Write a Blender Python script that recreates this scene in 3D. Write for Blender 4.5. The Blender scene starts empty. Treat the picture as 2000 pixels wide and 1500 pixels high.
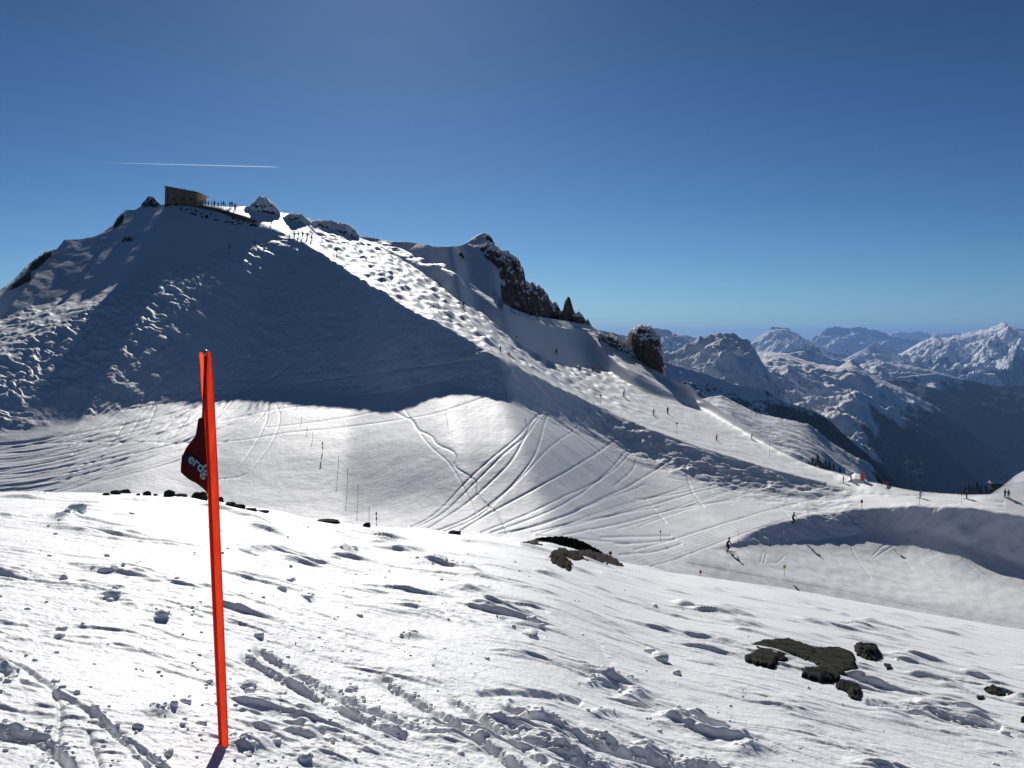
import bpy, bmesh, math, random
import numpy as np
from mathutils import Vector, Matrix

S = bpy.context.scene
F, HY, CX = 1650.0, 665.0, 1000.0        # focal length and horizon in the photograph's pixels
CH = 1.6                                 # eye height above the snow at the camera
SUN_EL, SUN_AZ = math.radians(30), math.radians(-9)

SKYG, SKYT = 1.62, (.29, .325, .285, 1)
# ------------------------------------------------------------------ camera, sky, sun
cam = bpy.data.objects.new('camera', bpy.data.cameras.new('camera'))
S.collection.objects.link(cam); S.camera = cam
cam.location = (0, 0, CH); cam.rotation_euler = (math.pi/2, 0, 0)
cam.data.sensor_width = 36; cam.data.lens = 36*F/2000
cam.data.shift_y = -(750-HY)/2000
cam.data.clip_start = 0.05; cam.data.clip_end = 200000

W = bpy.data.worlds.new('World'); S.world = W; W.use_nodes = True
nt = W.node_tree; bg = nt.nodes['Background']
sky = nt.nodes.new('ShaderNodeTexSky'); sky.sky_type = 'NISHITA'; sky.sun_disc = False
sky.sun_elevation = SUN_EL; sky.sun_rotation = SUN_AZ
sky.altitude = 3200; sky.air_density = 1.0; sky.dust_density = 1.6; sky.ozone_density = 4.0
gm = nt.nodes.new('ShaderNodeGamma'); gm.inputs[1].default_value = SKYG; tint = nt.nodes.new('ShaderNodeMix'); tint.data_type = 'RGBA'; tint.blend_type = 'MULTIPLY'
tint.inputs[0].default_value = 1; tint.inputs[7].default_value = SKYT
nt.links.new(sky.outputs[0], gm.inputs[0]); nt.links.new(gm.outputs[0], tint.inputs[6]); nt.links.new(tint.outputs[2], bg.inputs[0]); bg.inputs[1].default_value = 0.05

sun = bpy.data.objects.new('sun', bpy.data.lights.new('sun', 'SUN'))
S.collection.objects.link(sun)
sun.data.energy = 5.0; sun.data.angle = math.radians(0.5); sun.data.color = (1, .965, .91)
sd = Vector((math.sin(SUN_AZ)*math.cos(SUN_EL), math.cos(SUN_AZ)*math.cos(SUN_EL), math.sin(SUN_EL)))
sun.rotation_euler = sd.to_track_quat('Z', 'Y').to_euler()
S.view_settings.view_transform = 'Standard'; S.view_settings.look = 'None'
S.view_settings.exposure = -0.10; S.view_settings.gamma = 1
S.cycles.max_bounces = 6; S.cycles.volume_bounces = 0; S.cycles.transparent_max_bounces = 8

# ------------------------------------------------------------------ helpers
rng = np.random.default_rng(7)
_perm = rng.permutation(512)
_g = rng.uniform(0, 2*np.pi, 512); _gx, _gy = np.cos(_g), np.sin(_g)
def perlin(x, y, seed=0):
    x = x + seed*17.31; y = y + seed*9.77
    xi = np.floor(x).astype(np.int64); yi = np.floor(y).astype(np.int64)
    xf = x-xi; yf = y-yi
    def gr(i, j, dx, dy):
        h = _perm[(_perm[(xi+i) & 511] + (yi+j)) & 511]
        return _gx[h]*dx + _gy[h]*dy
    u = xf*xf*xf*(xf*(xf*6-15)+10); v = yf*yf*yf*(yf*(yf*6-15)+10)
    a = gr(0, 0, xf, yf); b = gr(1, 0, xf-1, yf); c = gr(0, 1, xf, yf-1); d = gr(1, 1, xf-1, yf-1)
    return 1.5*((a+u*(b-a)) + v*((c+u*(d-c)) - (a+u*(b-a))))
def fbm(x, y, o=4, seed=0, gain=.5):
    s = 0; a = 1; f = 1
    for k in range(o):
        s = s + a*perlin(x*f, y*f, seed+k*3); a *= gain; f *= 2.03
    return s
def ridged(x, y, o=5, seed=0, gain=.5):
    s = 0; a = 1; f = 1
    for k in range(o):
        n = 1-np.abs(perlin(x*f, y*f, seed+k*5)); s = s + a*(n*n-.6); a *= gain; f *= 2.07
    return s
def domes(x, y, r, seed):
    """rounded humps on a jittered lattice of unit cells, height 0..1"""
    xi = np.floor(x).astype(np.int64); yi = np.floor(y).astype(np.int64); best = np.full(x.shape, 9.)
    for i in (-1, 0, 1):
        for j in (-1, 0, 1):
            h = _perm[(_perm[(xi+i+seed) & 511] + (yi+j)) & 511]
            cx = xi+i+.5+.30*_gx[h]+.25*((yi+j) & 1); cy = yi+j+.5+.28*_gy[h]
            best = np.minimum(best, np.hypot(x-cx, y-cy)/(r*(.8+.4*(h % 7)/6)))
    t = np.clip(1-best, 0, 1); return t*t*(3-2*t)
def sstep(a, b, x):
    t = np.clip((x-a)/(b-a), 0, 1); return t*t*(3-2*t)
def curve(pts):
    p = np.array(pts, float)
    return lambda x: np.interp(x, p[:, 0], p[:, 1])
def blur(a, sig, axis):
    r = int(max(1, round(sig*3))); k = np.exp(-.5*(np.arange(-r, r+1)/sig)**2); k /= k.sum()
    pad = [(0, 0), (0, 0)]; pad[axis] = (r, r)
    p = np.pad(a, pad, mode='edge')
    return np.apply_along_axis(lambda m: np.convolve(m, k, mode='valid'), axis, p)
def P(u, v, d):
    """point at photograph pixel (u, v), d metres in front of the camera"""
    return Vector((d*(u-CX)/F, d, CH - d*(v-HY)/F))

def link(o, parent=None):
    S.collection.objects.link(o)
    if parent is not None: o.parent = parent
    return o
def tag(o, label=None, cat=None, group=None, kind=None):
    if label: o['label'] = label
    if cat: o['category'] = cat
    if group: o['group'] = group
    if kind: o['kind'] = kind
    return o
def grid_mesh(name, X, Y, Z, mat, smooth=True):
    n, m = X.shape
    co = np.stack([X, Y, Z], -1).reshape(-1, 3).astype(np.float32)
    idx = np.arange(n*m).reshape(n, m)
    q = np.stack([idx[:-1, :-1], idx[1:, :-1], idx[1:, 1:], idx[:-1, 1:]], -1).reshape(-1, 4).astype(np.int32)
    me = bpy.data.meshes.new(name)
    me.vertices.add(len(co)); me.vertices.foreach_set('co', co.ravel())
    me.loops.add(q.size); me.loops.foreach_set('vertex_index', q.ravel())
    me.polygons.add(len(q)); me.polygons.foreach_set('loop_start', np.arange(0, q.size, 4, dtype=np.int32))
    me.update(calc_edges=True)
    me.polygons.foreach_set('use_smooth', np.full(len(q), smooth))
    me.materials.append(mat)
    return me
def grid_obj(name, X, Y, Z, mat, parent=None, smooth=True):
    return link(bpy.data.objects.new(name, grid_mesh(name, X, Y, Z, mat, smooth)), parent)

# ------------------------------------------------------------------ materials
def newmat(name):
    m = bpy.data.materials.new(name); m.use_nodes = True
    return m, m.node_tree, m.node_tree.nodes['Principled BSDF']
def plain(name, col, rough=.6, var=0, scale=8, **kw):
    m, t, b = newmat(name)
    b.inputs['Roughness'].default_value = rough
    if var:
        n = t.nodes.new('ShaderNodeTexNoise'); n.inputs['Scale'].default_value = scale; n.inputs['Detail'].default_value = 5
        g = t.nodes.new('ShaderNodeTexCoord'); t.links.new(g.outputs['Object'], n.inputs['Vector'])
        r = t.nodes.new('ShaderNodeValToRGB')
        r.color_ramp.elements[0].position = .3; r.color_ramp.elements[1].position = .7
        r.color_ramp.elements[0].color = (*[c*(1-var) for c in col], 1)
        r.color_ramp.elements[1].color = (*[min(1, c*(1+var)) for c in col], 1)
        t.links.new(n.outputs['Fac'], r.inputs[0]); t.links.new(r.outputs[0], b.inputs['Base Color'])
    else: b.inputs['Base Color'].default_value = (*col, 1)
    for k, v in kw.items(): b.inputs[k].default_value = v
    return m
def snow_mat(name, scales, rough=.6, col=(.86, .87, .89)):
    """scales: list of (noise scale per metre, bump distance in metres)"""
    m, t, b = newmat(name)
    b.inputs['Base Color'].default_value = (*col, 1); b.inputs['Roughness'].default_value = rough
    b.inputs['Specular IOR Level'].default_value = .3
    g = t.nodes.new('ShaderNodeNewGeometry'); prev = None
    for sc, dist in scales:
        n = t.nodes.new('ShaderNodeTexNoise'); n.inputs['Scale'].default_value = sc; n.inputs['Detail'].default_value = 4
        t.links.new(g.outputs['Position'], n.inputs['Vector'])
        bp = t.nodes.new('ShaderNodeBump'); bp.inputs['Strength'].default_value = 1; bp.inputs['Distance'].default_value = dist
        t.links.new(n.outputs['Fac'], bp.inputs['Height'])
        if prev: t.links.new(prev, bp.inputs['Normal'])
        prev = bp.outputs[0]
    t.links.new(prev, b.inputs['Normal'])
    return m
def rocksnow_mat(name, rock=(.13, .105, .08), rock2=(.05, .045, .04), scale=.5, snowz=.35, soft=.15, noise=.5, bump=.3):
    """rock wherever the surface is steep, snow where it lies flat enough"""
    m, t, b = newmat(name); N = t.nodes; L = t.links
    g = N.new('ShaderNodeNewGeometry')
    n1 = N.new('ShaderNodeTexNoise'); n1.inputs['Scale'].default_value = scale; n1.inputs['Detail'].default_value = 8
    n1.inputs['Roughness'].default_value = .65; L.new(g.outputs['Position'], n1.inputs['Vector'])
    r = N.new('ShaderNodeValToRGB'); r.color_ramp.elements[0].position = .35; r.color_ramp.elements[1].position = .65
    r.color_ramp.elements[0].color = (*rock2, 1); r.color_ramp.elements[1].color = (*rock, 1)
    L.new(n1.outputs['Fac'], r.inputs[0])
    sp = N.new('ShaderNodeSeparateXYZ'); L.new(g.outputs['Normal'], sp.inputs[0])
    n2 = N.new('ShaderNodeTexNoise'); n2.inputs['Scale'].default_value = scale*.9; n2.inputs['Detail'].default_value = 6
    L.new(g.outputs['Position'], n2.inputs['Vector'])
    ma = N.new('ShaderNodeMath'); ma.operation = 'MULTIPLY_ADD'; ma.inputs[1].default_value = noise; ma.inputs[2].default_value = -noise/2
    L.new(n2.outputs['Fac'], ma.inputs[0])
    ad = N.new('ShaderNodeMath'); ad.operation = 'ADD'; L.new(sp.outputs[2], ad.inputs[0]); L.new(ma.outputs[0], ad.inputs[1])
    mr = N.new('ShaderNodeMapRange'); mr.inputs[1].default_value = snowz-soft/2; mr.inputs[2].default_value = snowz+soft/2
    L.new(ad.outputs[0], mr.inputs[0])
    mx = N.new('ShaderNodeMix'); mx.data_type = 'RGBA'; L.new(mr.outputs[0], mx.inputs[0]); L.new(r.outputs[0], mx.inputs[6])
    mx.inputs[7].default_value = (.85, .86, .88, 1); L.new(mx.outputs[2], b.inputs['Base Color'])
    bp = N.new('ShaderNodeBump'); bp.inputs['Strength'].default_value = .8; bp.inputs['Distance'].default_value = bump
    L.new(n1.outputs['Fac'], bp.inputs['Height']); L.new(bp.outputs[0], b.inputs['Normal'])
    b.inputs['Roughness'].default_value = .85; b.inputs['Specular IOR Level'].default_value = .2
    return m
def mountain_mat(name, treeline, soft=120, scale=.004, rockz=.62):
    m, t, b = newmat(name); N = t.nodes; L = t.links
    g = N.new('ShaderNodeNewGeometry'); sp = N.new('ShaderNodeSeparateXYZ'); L.new(g.outputs['Position'], sp.inputs[0])
    sn = N.new('ShaderNodeSeparateXYZ'); L.new(g.outputs['Normal'], sn.inputs[0])
    n = N.new('ShaderNodeTexNoise'); n.inputs['Scale'].default_value = scale; n.inputs['Detail'].default_value = 9; n.inputs['Roughness'].default_value = .65
    L.new(g.outputs['Position'], n.inputs['Vector'])
    a = N.new('ShaderNodeMath'); a.operation = 'MULTIPLY_ADD'; a.inputs[1].default_value = soft*9; a.inputs[2].default_value = -soft*4.5
    L.new(n.outputs['Fac'], a.inputs[0])
    ad = N.new('ShaderNodeMath'); ad.operation = 'ADD'; L.new(sp.outputs[2], ad.inputs[0]); L.new(a.outputs[0], ad.inputs[1])
    mr = N.new('ShaderNodeMapRange'); mr.inputs[1].default_value = treeline-soft*.25; mr.inputs[2].default_value = treeline+soft*.25
    L.new(ad.outputs[0], mr.inputs[0])
    fo = N.new('ShaderNodeMix'); fo.data_type = 'RGBA'; L.new(mr.outputs[0], fo.inputs[0])
    fo.inputs[6].default_value = (.02, .028, .022, 1)
    rk = N.new('ShaderNodeMix'); rk.data_type = 'RGBA'
    ra = N.new('ShaderNodeMath'); ra.operation = 'MULTIPLY_ADD'; ra.inputs[1].default_value = .5; ra.inputs[2].default_value = -.25
    L.new(n.outputs['Fac'], ra.inputs[0])
    rb = N.new('ShaderNodeMath'); rb.operation = 'ADD'; L.new(sn.outputs[2], rb.inputs[0]); L.new(ra.outputs[0], rb.inputs[1])
    rm = N.new('ShaderNodeMapRange'); rm.inputs[1].default_value = rockz-.04; rm.inputs[2].default_value = rockz+.04; L.new(rb.outputs[0], rm.inputs[0])
    L.new(rm.outputs[0], rk.inputs[0]); rk.inputs[6].default_value = (.06, .07, .09, 1); rk.inputs[7].default_value = (.84, .85, .87, 1)
    L.new(rk.outputs[2], fo.inputs[7]); L.new(fo.outputs[2], b.inputs['Base Color'])
    b.inputs['Roughness'].default_value = .9; b.inputs['Specular IOR Level'].default_value = .1
    n3 = N.new('ShaderNodeTexNoise'); n3.inputs['Scale'].default_value = scale*2.2; n3.inputs['Detail'].default_value = 10; n3.inputs['Roughness'].default_value = .6; L.new(g.outputs['Position'], n3.inputs['Vector'])
    bp = N.new('ShaderNodeBump'); bp.inputs['Strength'].default_value = .9; bp.inputs['Distance'].default_value = .16/scale; L.new(n3.outputs['Fac'], bp.inputs['Height']); L.new(bp.outputs[0], b.inputs['Normal'])
    return m

M_near = snow_mat('trodden_snow', [(60, .0035), (260, .0012), (14, .010)], .55)
M_mid = snow_mat('piste_snow', [(1.2, .05), (5, .02)], .6)
M_crag = rocksnow_mat('crag_rock', rock=(.14, .115, .09), rock2=(.035, .03, .027), scale=.35, snowz=.44, noise=1.1, soft=.12, bump=.5)

# ------------------------------------------------------------------ foreground slope
FG = curve([(-600, 985), (-200, 966), (0, 962), (200, 964), (320, 967), (400, 975), (520, 998), (640, 1018), (750, 1031), (880, 1040),
            (1000, 1049), (1100, 1066), (1200, 1096), (1300, 1118), (1400, 1131), (1500, 1144), (1700, 1180), (1850, 1206), (2000, 1231), (2400, 1300), (2600, 1330)])
DCf = curve([(-600, 9), (0, 12), (500, 15), (1000, 20), (1500, 27), (2000, 33), (2600, 36)])
def fg_coef(u):
    ac = (FG(u)-HY)/F; dc = DCf(u); c = -CH/dc**2; b = -ac+2*CH/dc
    return ac, dc, b, c
def fg_d(u, v):
    """distance at which pixel (u, v) meets the foreground slope"""
    ac, dc, b, c = fg_coef(u); a = np.maximum((v-HY)/F, ac+1e-5)
    B = b+a; disc = np.maximum(B*B+4*c*CH, 0)
    return (-B+np.sqrt(disc))/(2*c)
def seg_dist(U, V, pts):
    """pixel distance to a polyline and the signed side (+ = above/away from the camera)"""
    best = np.full(U.shape, 1e9); side = np.zeros(U.shape)
    for (x0, y0), (x1, y1) in zip(pts[:-1], pts[1:]):
        dx, dy = x1-x0, y1-y0; L2 = dx*dx+dy*dy+1e-9
        t = np.clip(((U-x0)*dx+(V-y0)*dy)/L2, 0, 1)
        ex = U-(x0+t*dx); ey = V-(y0+t*dy); dd = np.hypot(ex, ey)
        m = dd < best; best = np.where(m, dd, best); side = np.where(m, (dx*(V-y0)-dy*(U-x0))/math.sqrt(L2), side)
    return best, side
def smooth_line(pts, n=3):
    p = [tuple(map(float, q)) for q in pts]
    for _ in range(n):
        q = [p[0]]
        for a, b in zip(p[:-1], p[1:]):
            q += [(a[0]*.75+b[0]*.25, a[1]*.75+b[1]*.25), (a[0]*.25+b[0]*.75, a[1]*.25+b[1]*.75)]
        p = q+[p[-1]]
    return p
def stroke(H, U, V, pts, w, fn, sm=2):
    """adds fn(distance in px, side) to H close to the line"""
    pts = smooth_line(pts, sm) if len(pts) > 2 else pts
    a = np.array(pts); pad = 4*w
    m = (U > a[:, 0].min()-pad) & (U < a[:, 0].max()+pad) & (V > a[:, 1].min()-pad) & (V < a[:, 1].max()+pad)
    r, c = np.where(m)
    if len(r) == 0: return
    d, s = seg_dist(U[r, c], V[r, c], pts)
    H[r, c] += fn(d, s)

def fg_build():
    us = np.arange(-420, 2421, 1.9)
    FGs = FG(us); FGs = blur(FGs[None, :], 14, 1)[0]
    tv = np.concatenate([np.array([3600, 2600, 2100, 1850, 1720, 1660, 1620]), ])
    t = 1-(1-np.linspace(0, 1, 720))**1.4
    ac = (FGs-HY)/F; dc = blur(DCf(us)[None, :], 30, 1)[0]; c = -CH/dc**2; b = -ac+2*CH/dc
    rows_d = []; rows_v = []
    def dof(v):
        a = np.maximum((v-HY)/F, ac+1e-6); B = b+a
        return (-B+np.sqrt(np.maximum(B*B+4*c*CH, 0)))/(2*c)
    for v in tv: rows_d.append(dof(np.full(len(us), float(v)))); rows_v.append(np.full(len(us), float(v)))
    for k in t:
        v = 1590+(FGs-1590)*k; rows_d.append(dof(v)); rows_v.append(v)
    for k in np.concatenate([np.linspace(1.01, 1.3, 14), np.linspace(1.35, 2.4, 14)]):
        rows_d.append(dc*k); rows_v.append(FGs-40*(k-1))
    D = np.array(rows_d); V = np.array(rows_v); U = np.broadcast_to(us, D.shape).copy()
    Z = -CH + b*D + c*D*D
    X = D*(U-CX)/F; Y = D
    fade = sstep(.7, 2.0, D)
    # swells, wind ridges and fine crust
    right = sstep(500, 1300, U)
    dD = np.abs(np.gradient(D, axis=0))
    dD = np.maximum(dD, blur(dD, 6, 1)); ok = lambda sz: sstep(1.4, 3.6, sz/dD)                  # a feature must span a few rows
    H = .022*fbm(X/2.6, Y/1.6, 3, 1)
    wx = X+.15*perlin(X/.8, Y/.8, 30); wy = Y+.10*perlin(X/.6, Y/.5, 31)+.06*X*(.3+.7*right)
    msk = sstep(-.25, .45, perlin(X/1.5, Y/1.1, 32)); msk2 = sstep(-.1, .5, perlin(X/.7, Y/.6, 33))
    far = sstep(3, 9, D)
    for sx, sy, am, sd_, th in ((3.6, 1.1, .035, 13, .25), (1.7, .40, .034, 3, .24), (1.0, .22, .028, 4, .18), (.55, .13, .019, 5, .14), (.27, .075, .010, 6, .12), (.14, .05, .005, 7, .12)):
        nn = perlin(wx/sx, wy/sy, sd_)+.28*perlin(wx/sx*2.6, wy/sy*2.3, sd_+20)*ok(sy/2.5)
        amp = am*(.45+.8*msk)*(.5+msk2)*(1 if sx < .3 else .35+.65*far)
        wd = .12+2.6*dD/sy; H += amp*sstep(th-.3*dD/sy, th+wd, nn)*ok(sy)
    H += .0035*fbm(X/.10, Y/.07, 3, 9)*(.3+msk)*ok(.08) + .0016*fbm(X/.03, Y/.025, 2, 12)*ok(.03)
    # ski tracks cut in the near snow: (line, width px, depth m, rough berm m)
    rough = fbm(X/.13+wy, Y/.10+wx, 3, 15)*ok(.10)
    rough_far = .4*fbm(X/.5, Y/1.3, 2, 18)
    for pts, w, dep, berm in NEAR_TRACKS:
        def fn(d, s, w=w, dep=dep):
            return -dep*np.exp(-(d/w)**2*1.1)
        stroke(H, U, V, pts, w, fn)
        R = np.zeros_like(H)
        stroke(R, U, V, [(x+w*.3, y-w*.95) for x, y in pts], w*1.2, lambda d, s, w=w: np.exp(-(d/(w*.55))**2))
        H += R*berm*(.50+.60*rough)
    for cu, cv, ru, rv, am in NEAR_MOUNDS:
        q = ((U-cu)/ru)**2+((V-cv)/rv)**2
        H += am*np.exp(-q*1.2)*(1+.5*np.where(D < 5, rough, rough_far))
    Z = Z + H*fade
    o = grid_obj('snow_ground', X, Y, Z+CH, M_near)
    tag(o, kind='structure')
    return us, D, V, Z+CH
NEAR_TRACKS = [
    ([(505, 1272), (560, 1300), (640, 1345), (720, 1385), (830, 1430)], 8, .035, .022),
    ([(480, 1288), (540, 1320), (620, 1362), (700, 1410), (790, 1448)], 8, .028, .030),
    ([(748, 1325), (800, 1362), (880, 1410), (960, 1462), (1030, 1510)], 9, .035, .028),
    ([(890, 1368), (960, 1420), (1040, 1470), (1110, 1515)], 9, .035, .022),
    ([(990, 1385), (1080, 1425), (1180, 1462), (1300, 1490), (1420, 1515)], 13, .045, .045),
    ([(1000, 1425), (1090, 1470), (1180, 1512)], 11, .035, .040),
    ([(0, 1292), (60, 1315), (110, 1360), (122, 1410), (100, 1470), (60, 1510)], 6, .015, .006),
    ([(-40, 1430), (40, 1440), (100, 1455), (140, 1500)], 12, .035, .035),
    ([(40, 1340), (110, 1365), (180, 1400), (240, 1450), (290, 1500)], 7, .014, .012),
    ([(180, 1395), (230, 1440), (280, 1470), (330, 1510)], 7, .012, .022),
    ([(175, 1440), (195, 1500), (210, 1560)], 7, .014, .004),
    ([(430, 1290), (520, 1350), (600, 1400), (640, 1440)], 5, .008, .004),
    ([(300, 1300), (400, 1330), (500, 1370)], 4, .008, .004),
    ([(1000, 1190), (1080, 1215), (1160, 1250), (1190, 1290)], 10, .010, .006),
    ([(1700, 1372), (1760, 1385), (1850, 1410), (1950, 1428)], 6, .05, .02),
    ([(940, 1352), (1000, 1350), (1080, 1358), (1130, 1372)], 6, .03, .014),
]
NEAR_MOUNDS = [(487, 1462, 42, 13, .040), (150, 1013, 14, 5, .04), (130, 1018, 20, 6, .05), (505, 1076, 45, 7, .05), (670, 1077, 22, 8, .08),
               (845, 1100, 60, 6, .05), (1340, 1412, 45, 12, .055), (1465, 1470, 40, 12, .05), (1240, 1357, 26, 12, .05), (320, 1210, 14, 7, .03),
               (320, 1395, 40, 12, .025), (10, 1315, 30, 9, .04), (600, 1168, 12, 7, .03), (1180, 1330, 40, 8, .03), (800, 1242, 30, 5, .03), (1180, 1395, 30, 8, .03), (1230, 1330, 20, 9, .03)]
FGU, FGD, FGV, FGZ = fg_build()
def fg_point(u, v):
    """a point on the finished foreground surface"""
    j = int(np.clip(round((u-FGU[0])/1.9), 0, len(FGU)-1)); i = int(np.argmin(np.abs(FGV[7:727, j]-v)))+7
    d = FGD[i, j]; return Vector((d*(FGU[j]-CX)/F, d, FGZ[i, j]))

# ------------------------------------------------------------------ the slope across the hollow
c0 = curve([(-300, 700), (-150, 640), (0, 567), (18, 555), (33, 540), (57, 513), (75, 501), (93, 489), (111, 487), (126, 469), (156, 468), (186, 462),
            (198, 456), (225, 436), (231, 423), (246, 408), (264, 409), (279, 400), (300, 396), (320, 399), (340, 396), (387, 396), (420, 402), (465, 404),
            (490, 403), (520, 404), (545, 415), (588, 422), (615, 432), (645, 445), (675, 455), (702, 462), (726, 464), (768, 472), (810, 474), (852, 482),
            (888, 482), (909, 476), (927, 463), (938, 457), (945, 454), (951, 457), (957, 465), (964, 478), (972, 500), (966.5+8, 520), (980, 590), (1004, 604), (1015, 608), (1035, 616), (1095, 625),
            (1155, 637), (1167, 644), (1200, 651), (1222, 664), (1240, 680), (1270, 708), (1300, 735), (1350, 757), (1367, 775), (1400, 797), (1437, 820),
            (1475, 847), (1512, 872), (1552, 896), (1604, 916), (1648, 926), (1688, 940), (1740, 950), (1800, 960), (1880, 966), (1935, 965), (1960, 948),
            (1980, 932), (2000, 920), (2150, 860), (2400, 800)])
c1 = curve([(-300, 760), (-150, 690), (0, 621), (24, 619), (60, 603), (120, 585), (210, 564), (270, 546), (360, 510), (450, 486), (510, 471), (561, 457), (575, 440), (590, 424),
            (700, 463), (768, 480), (810, 500), (855, 515), (870, 515), (900, 540), (950, 570), (990, 600), (1035, 618), (1100, 630), (1155, 641), (1200, 655),
            (1222, 668), (1240, 684), (1270, 710), (1300, 735), (1400, 797), (1550, 895)])
c2 = curve([(-300, 820), (-150, 770), (0, 690), (100, 640), (215, 578), (270, 552), (360, 516), (450, 492), (510, 477), (561, 462), (590, 426), (700, 465), (768, 490), (810, 512),
            (855, 521), (875, 527), (905, 552), (950, 580), (990, 610), (1035, 626), (1100, 638), (1155, 649), (1175, 668), (1195, 700), (1215, 716), (1257, 740),
            (1312, 766), (1370, 788), (1400, 797), (1550, 895)])
c3 = curve([(-300, 820), (-150, 770), (0, 690), (100, 640), (215, 578), (270, 552), (360, 516), (450, 492), (510, 477), (561, 462), (575, 440), (590, 426), (700, 467), (745, 488),
            (790, 512), (850, 552), (905, 597), (930, 603), (960, 628), (1000, 665), (1040, 690), (1080, 708), (1110, 718), (1145, 716), (1190, 724), (1215, 742),
            (1257, 768), (1312, 783), (1370, 795), (1400, 799), (1550, 895)])
c4 = curve([(-300, 820), (-150, 770), (0, 690), (100, 640), (215, 578), (270, 552), (360, 516), (450, 492), (510, 477), (561, 464), (575, 466), (600, 478), (700, 545), (800, 605), (900, 657),
            (1000, 715), (1100, 765), (1200, 812), (1300, 852), (1400, 886), (1500, 916), (1600, 942), (1655, 955), (1680, 962), (1760, 968), (2400, 900)])
c5 = curve([(-300, 950), (-150, 890), (0, 850), (160, 815), (300, 785), (450, 764), (540, 760), (640, 764), (760, 770), (800, 768), (835, 755), (870, 748), (950, 765),
            (1050, 795), (1100, 815), (1180, 850), (1300, 910), (1400, 945), (1500, 963), (1600, 966), (1655, 958), (1680, 963), (1760, 969), (2400, 901)])
c6 = curve([(-300, 1070), (1000, 1072), (1300, 1085), (1415, 1068), (1440, 1055), (1500, 1025), (1600, 1005), (1700, 993), (1800, 989), (1900, 993), (2000, 1012), (2150, 1030), (2400, 1050)])
c7 = curve([(-300, 1071), (1000, 1073), (1300, 1086), (1415, 1072), (1440, 1068), (1500, 1062), (1550, 1058), (1650, 1048), (1760, 1038), (1800, 1035), (1850, 1047), (1900, 1070), (2000, 1102), (2150, 1160), (2400, 1200)])
cb = lambda u: FG(u)+60
zb = curve([(-300, -26), (0, -27), (600, -27), (1100, -25.5), (1400, -26), (1600, -31), (1750, -34), (2000, -36), (2400, -38)])

MID_TRACKS = []   # (points, width px, depth m)
def T(dep, w, *pts): MID_TRACKS.append((list(pts), w, dep))
T(.28, 2.2, (802, 1030), (840, 1012), (870, 985), (910, 940), (960, 895), (1010, 855), (1040, 820), (1058, 802))
T(.28, 2.2, (812, 1030), (860, 1008), (900, 970), (940, 930), (990, 880), (1030, 850), (1050, 818), (1062, 800))
T(.30, 2.4, (830, 1036), (880, 1005), (930, 968), (970, 930), (1000, 900), (1022, 860), (1040, 820), (1054, 806))
T(.28, 2.2, (850, 1038), (920, 1012), (980, 968), (1020, 925), (1045, 890), (1058, 850), (1062, 830), (1072, 805))
T(.22, 2.2, (860, 1040), (930, 1015), (985, 965), (1030, 920), (1060, 885), (1090, 860), (1130, 835), (1150, 800))
T(.30, 2.4, (900, 1036), (960, 1000), (1020, 968), (1080, 935), (1150, 895), (1200, 860), (1240, 830))
T(.30, 2.4, (1045, 800), (1075, 815), (1110, 835), (1150, 865), (1200, 908), (1225, 930), (1268, 982), (1300, 1020))
T(.25, 2.6, (1000, 1040), (1080, 1018), (1150, 985), (1240, 945), (1320, 890))
T(.25, 2.4, (960, 1040), (1050, 1010), (1120, 975), (1180, 930), (1225, 880), (1240, 850))
T(.22, 2.2, (940, 1040), (1030, 1005), (1110, 965), (1170, 940), (1220, 900), (1250, 860))
T(.22, 2.2, (1060, 1040), (1180, 1010), (1280, 985), (1400, 950), (1500, 935))
T(.22, 2.2, (1100, 1045), (1220, 1020), (1330, 990), (1440, 975))
T(.2, 2.0, (1240, 975), (1330, 965), (1400, 945), (1450, 920))
T(.2, 2.0, (1040, 1040), (1120, 1020), (1200, 1005), (1290, 990))
T(.2, 3.0, (1340, 905), (1342, 930), (1350, 960), (1362, 975), (1374, 990))
T(.2, 2.5, (1245, 895), (1235, 920), (1210, 940), (1200, 948))
for k in range(9):
    r = random.Random(k); x0 = 960+k*38
    x0 += r.uniform(-30, 30)
    T(r.uniform(.05, .16), 1.8, (x0, 1044-2*k), (x0+90, 1020-k*2+r.uniform(-12, 12)), (x0+190, 985-2*k+r.uniform(-8, 8)), (x0+280, 950+r.uniform(-14, 8)))
# winding track down the middle of the bowl, two traverses and the cut below the shade
T(.26, 2.4, (762, 796), (785, 812), (808, 820), (815, 840), (845, 850), (852, 868), (885, 880), (893, 895), (886, 912), (915, 928), (932, 940), (933, 968), (950, 985), (970, 1000), (980, 1015), (990, 1042))
T(.16, 2.0, (790, 798), (800, 815), (812, 830), (830, 860), (850, 880), (880, 905), (905, 950), (930, 1000))
T(.2, 1.9, (-10, 868), (200, 860), (440, 866), (560, 845), (640, 838), (780, 820), (850, 808), (920, 785), (980, 765))
T(.2, 1.9, (520, 836), (620, 824), (700, 812), (760, 795))
T(.25, 2.4, (430, 822), (500, 806), (560, 795), (620, 788), (660, 785))
T(.16, 1.7, (540, 790), (550, 815), (535, 860), (505, 900), (480, 930), (425, 935))
T(.16, 1.7, (525, 790), (520, 830), (490, 880), (460, 920), (430, 940))
# the fan of runs at lower left
for k in range(74):
    r = random.Random(100+k); y0 = 862+k*1.55; x1 = 330+r.uniform(-120, 250)
    xt = x1+60; ya = 985 - .30*xt - 40
    T(r.uniform(.10, .22), r.uniform(1.4, 2.2), (-60, y0+r.uniform(0, 20)), (120, y0-12+r.uniform(-4, 6)), (x1*.75, y0-45-.1*x1*.6), (x1, y0-60-.16*x1), (x1+r.uniform(20, 70), y0-95-.2*x1))
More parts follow.
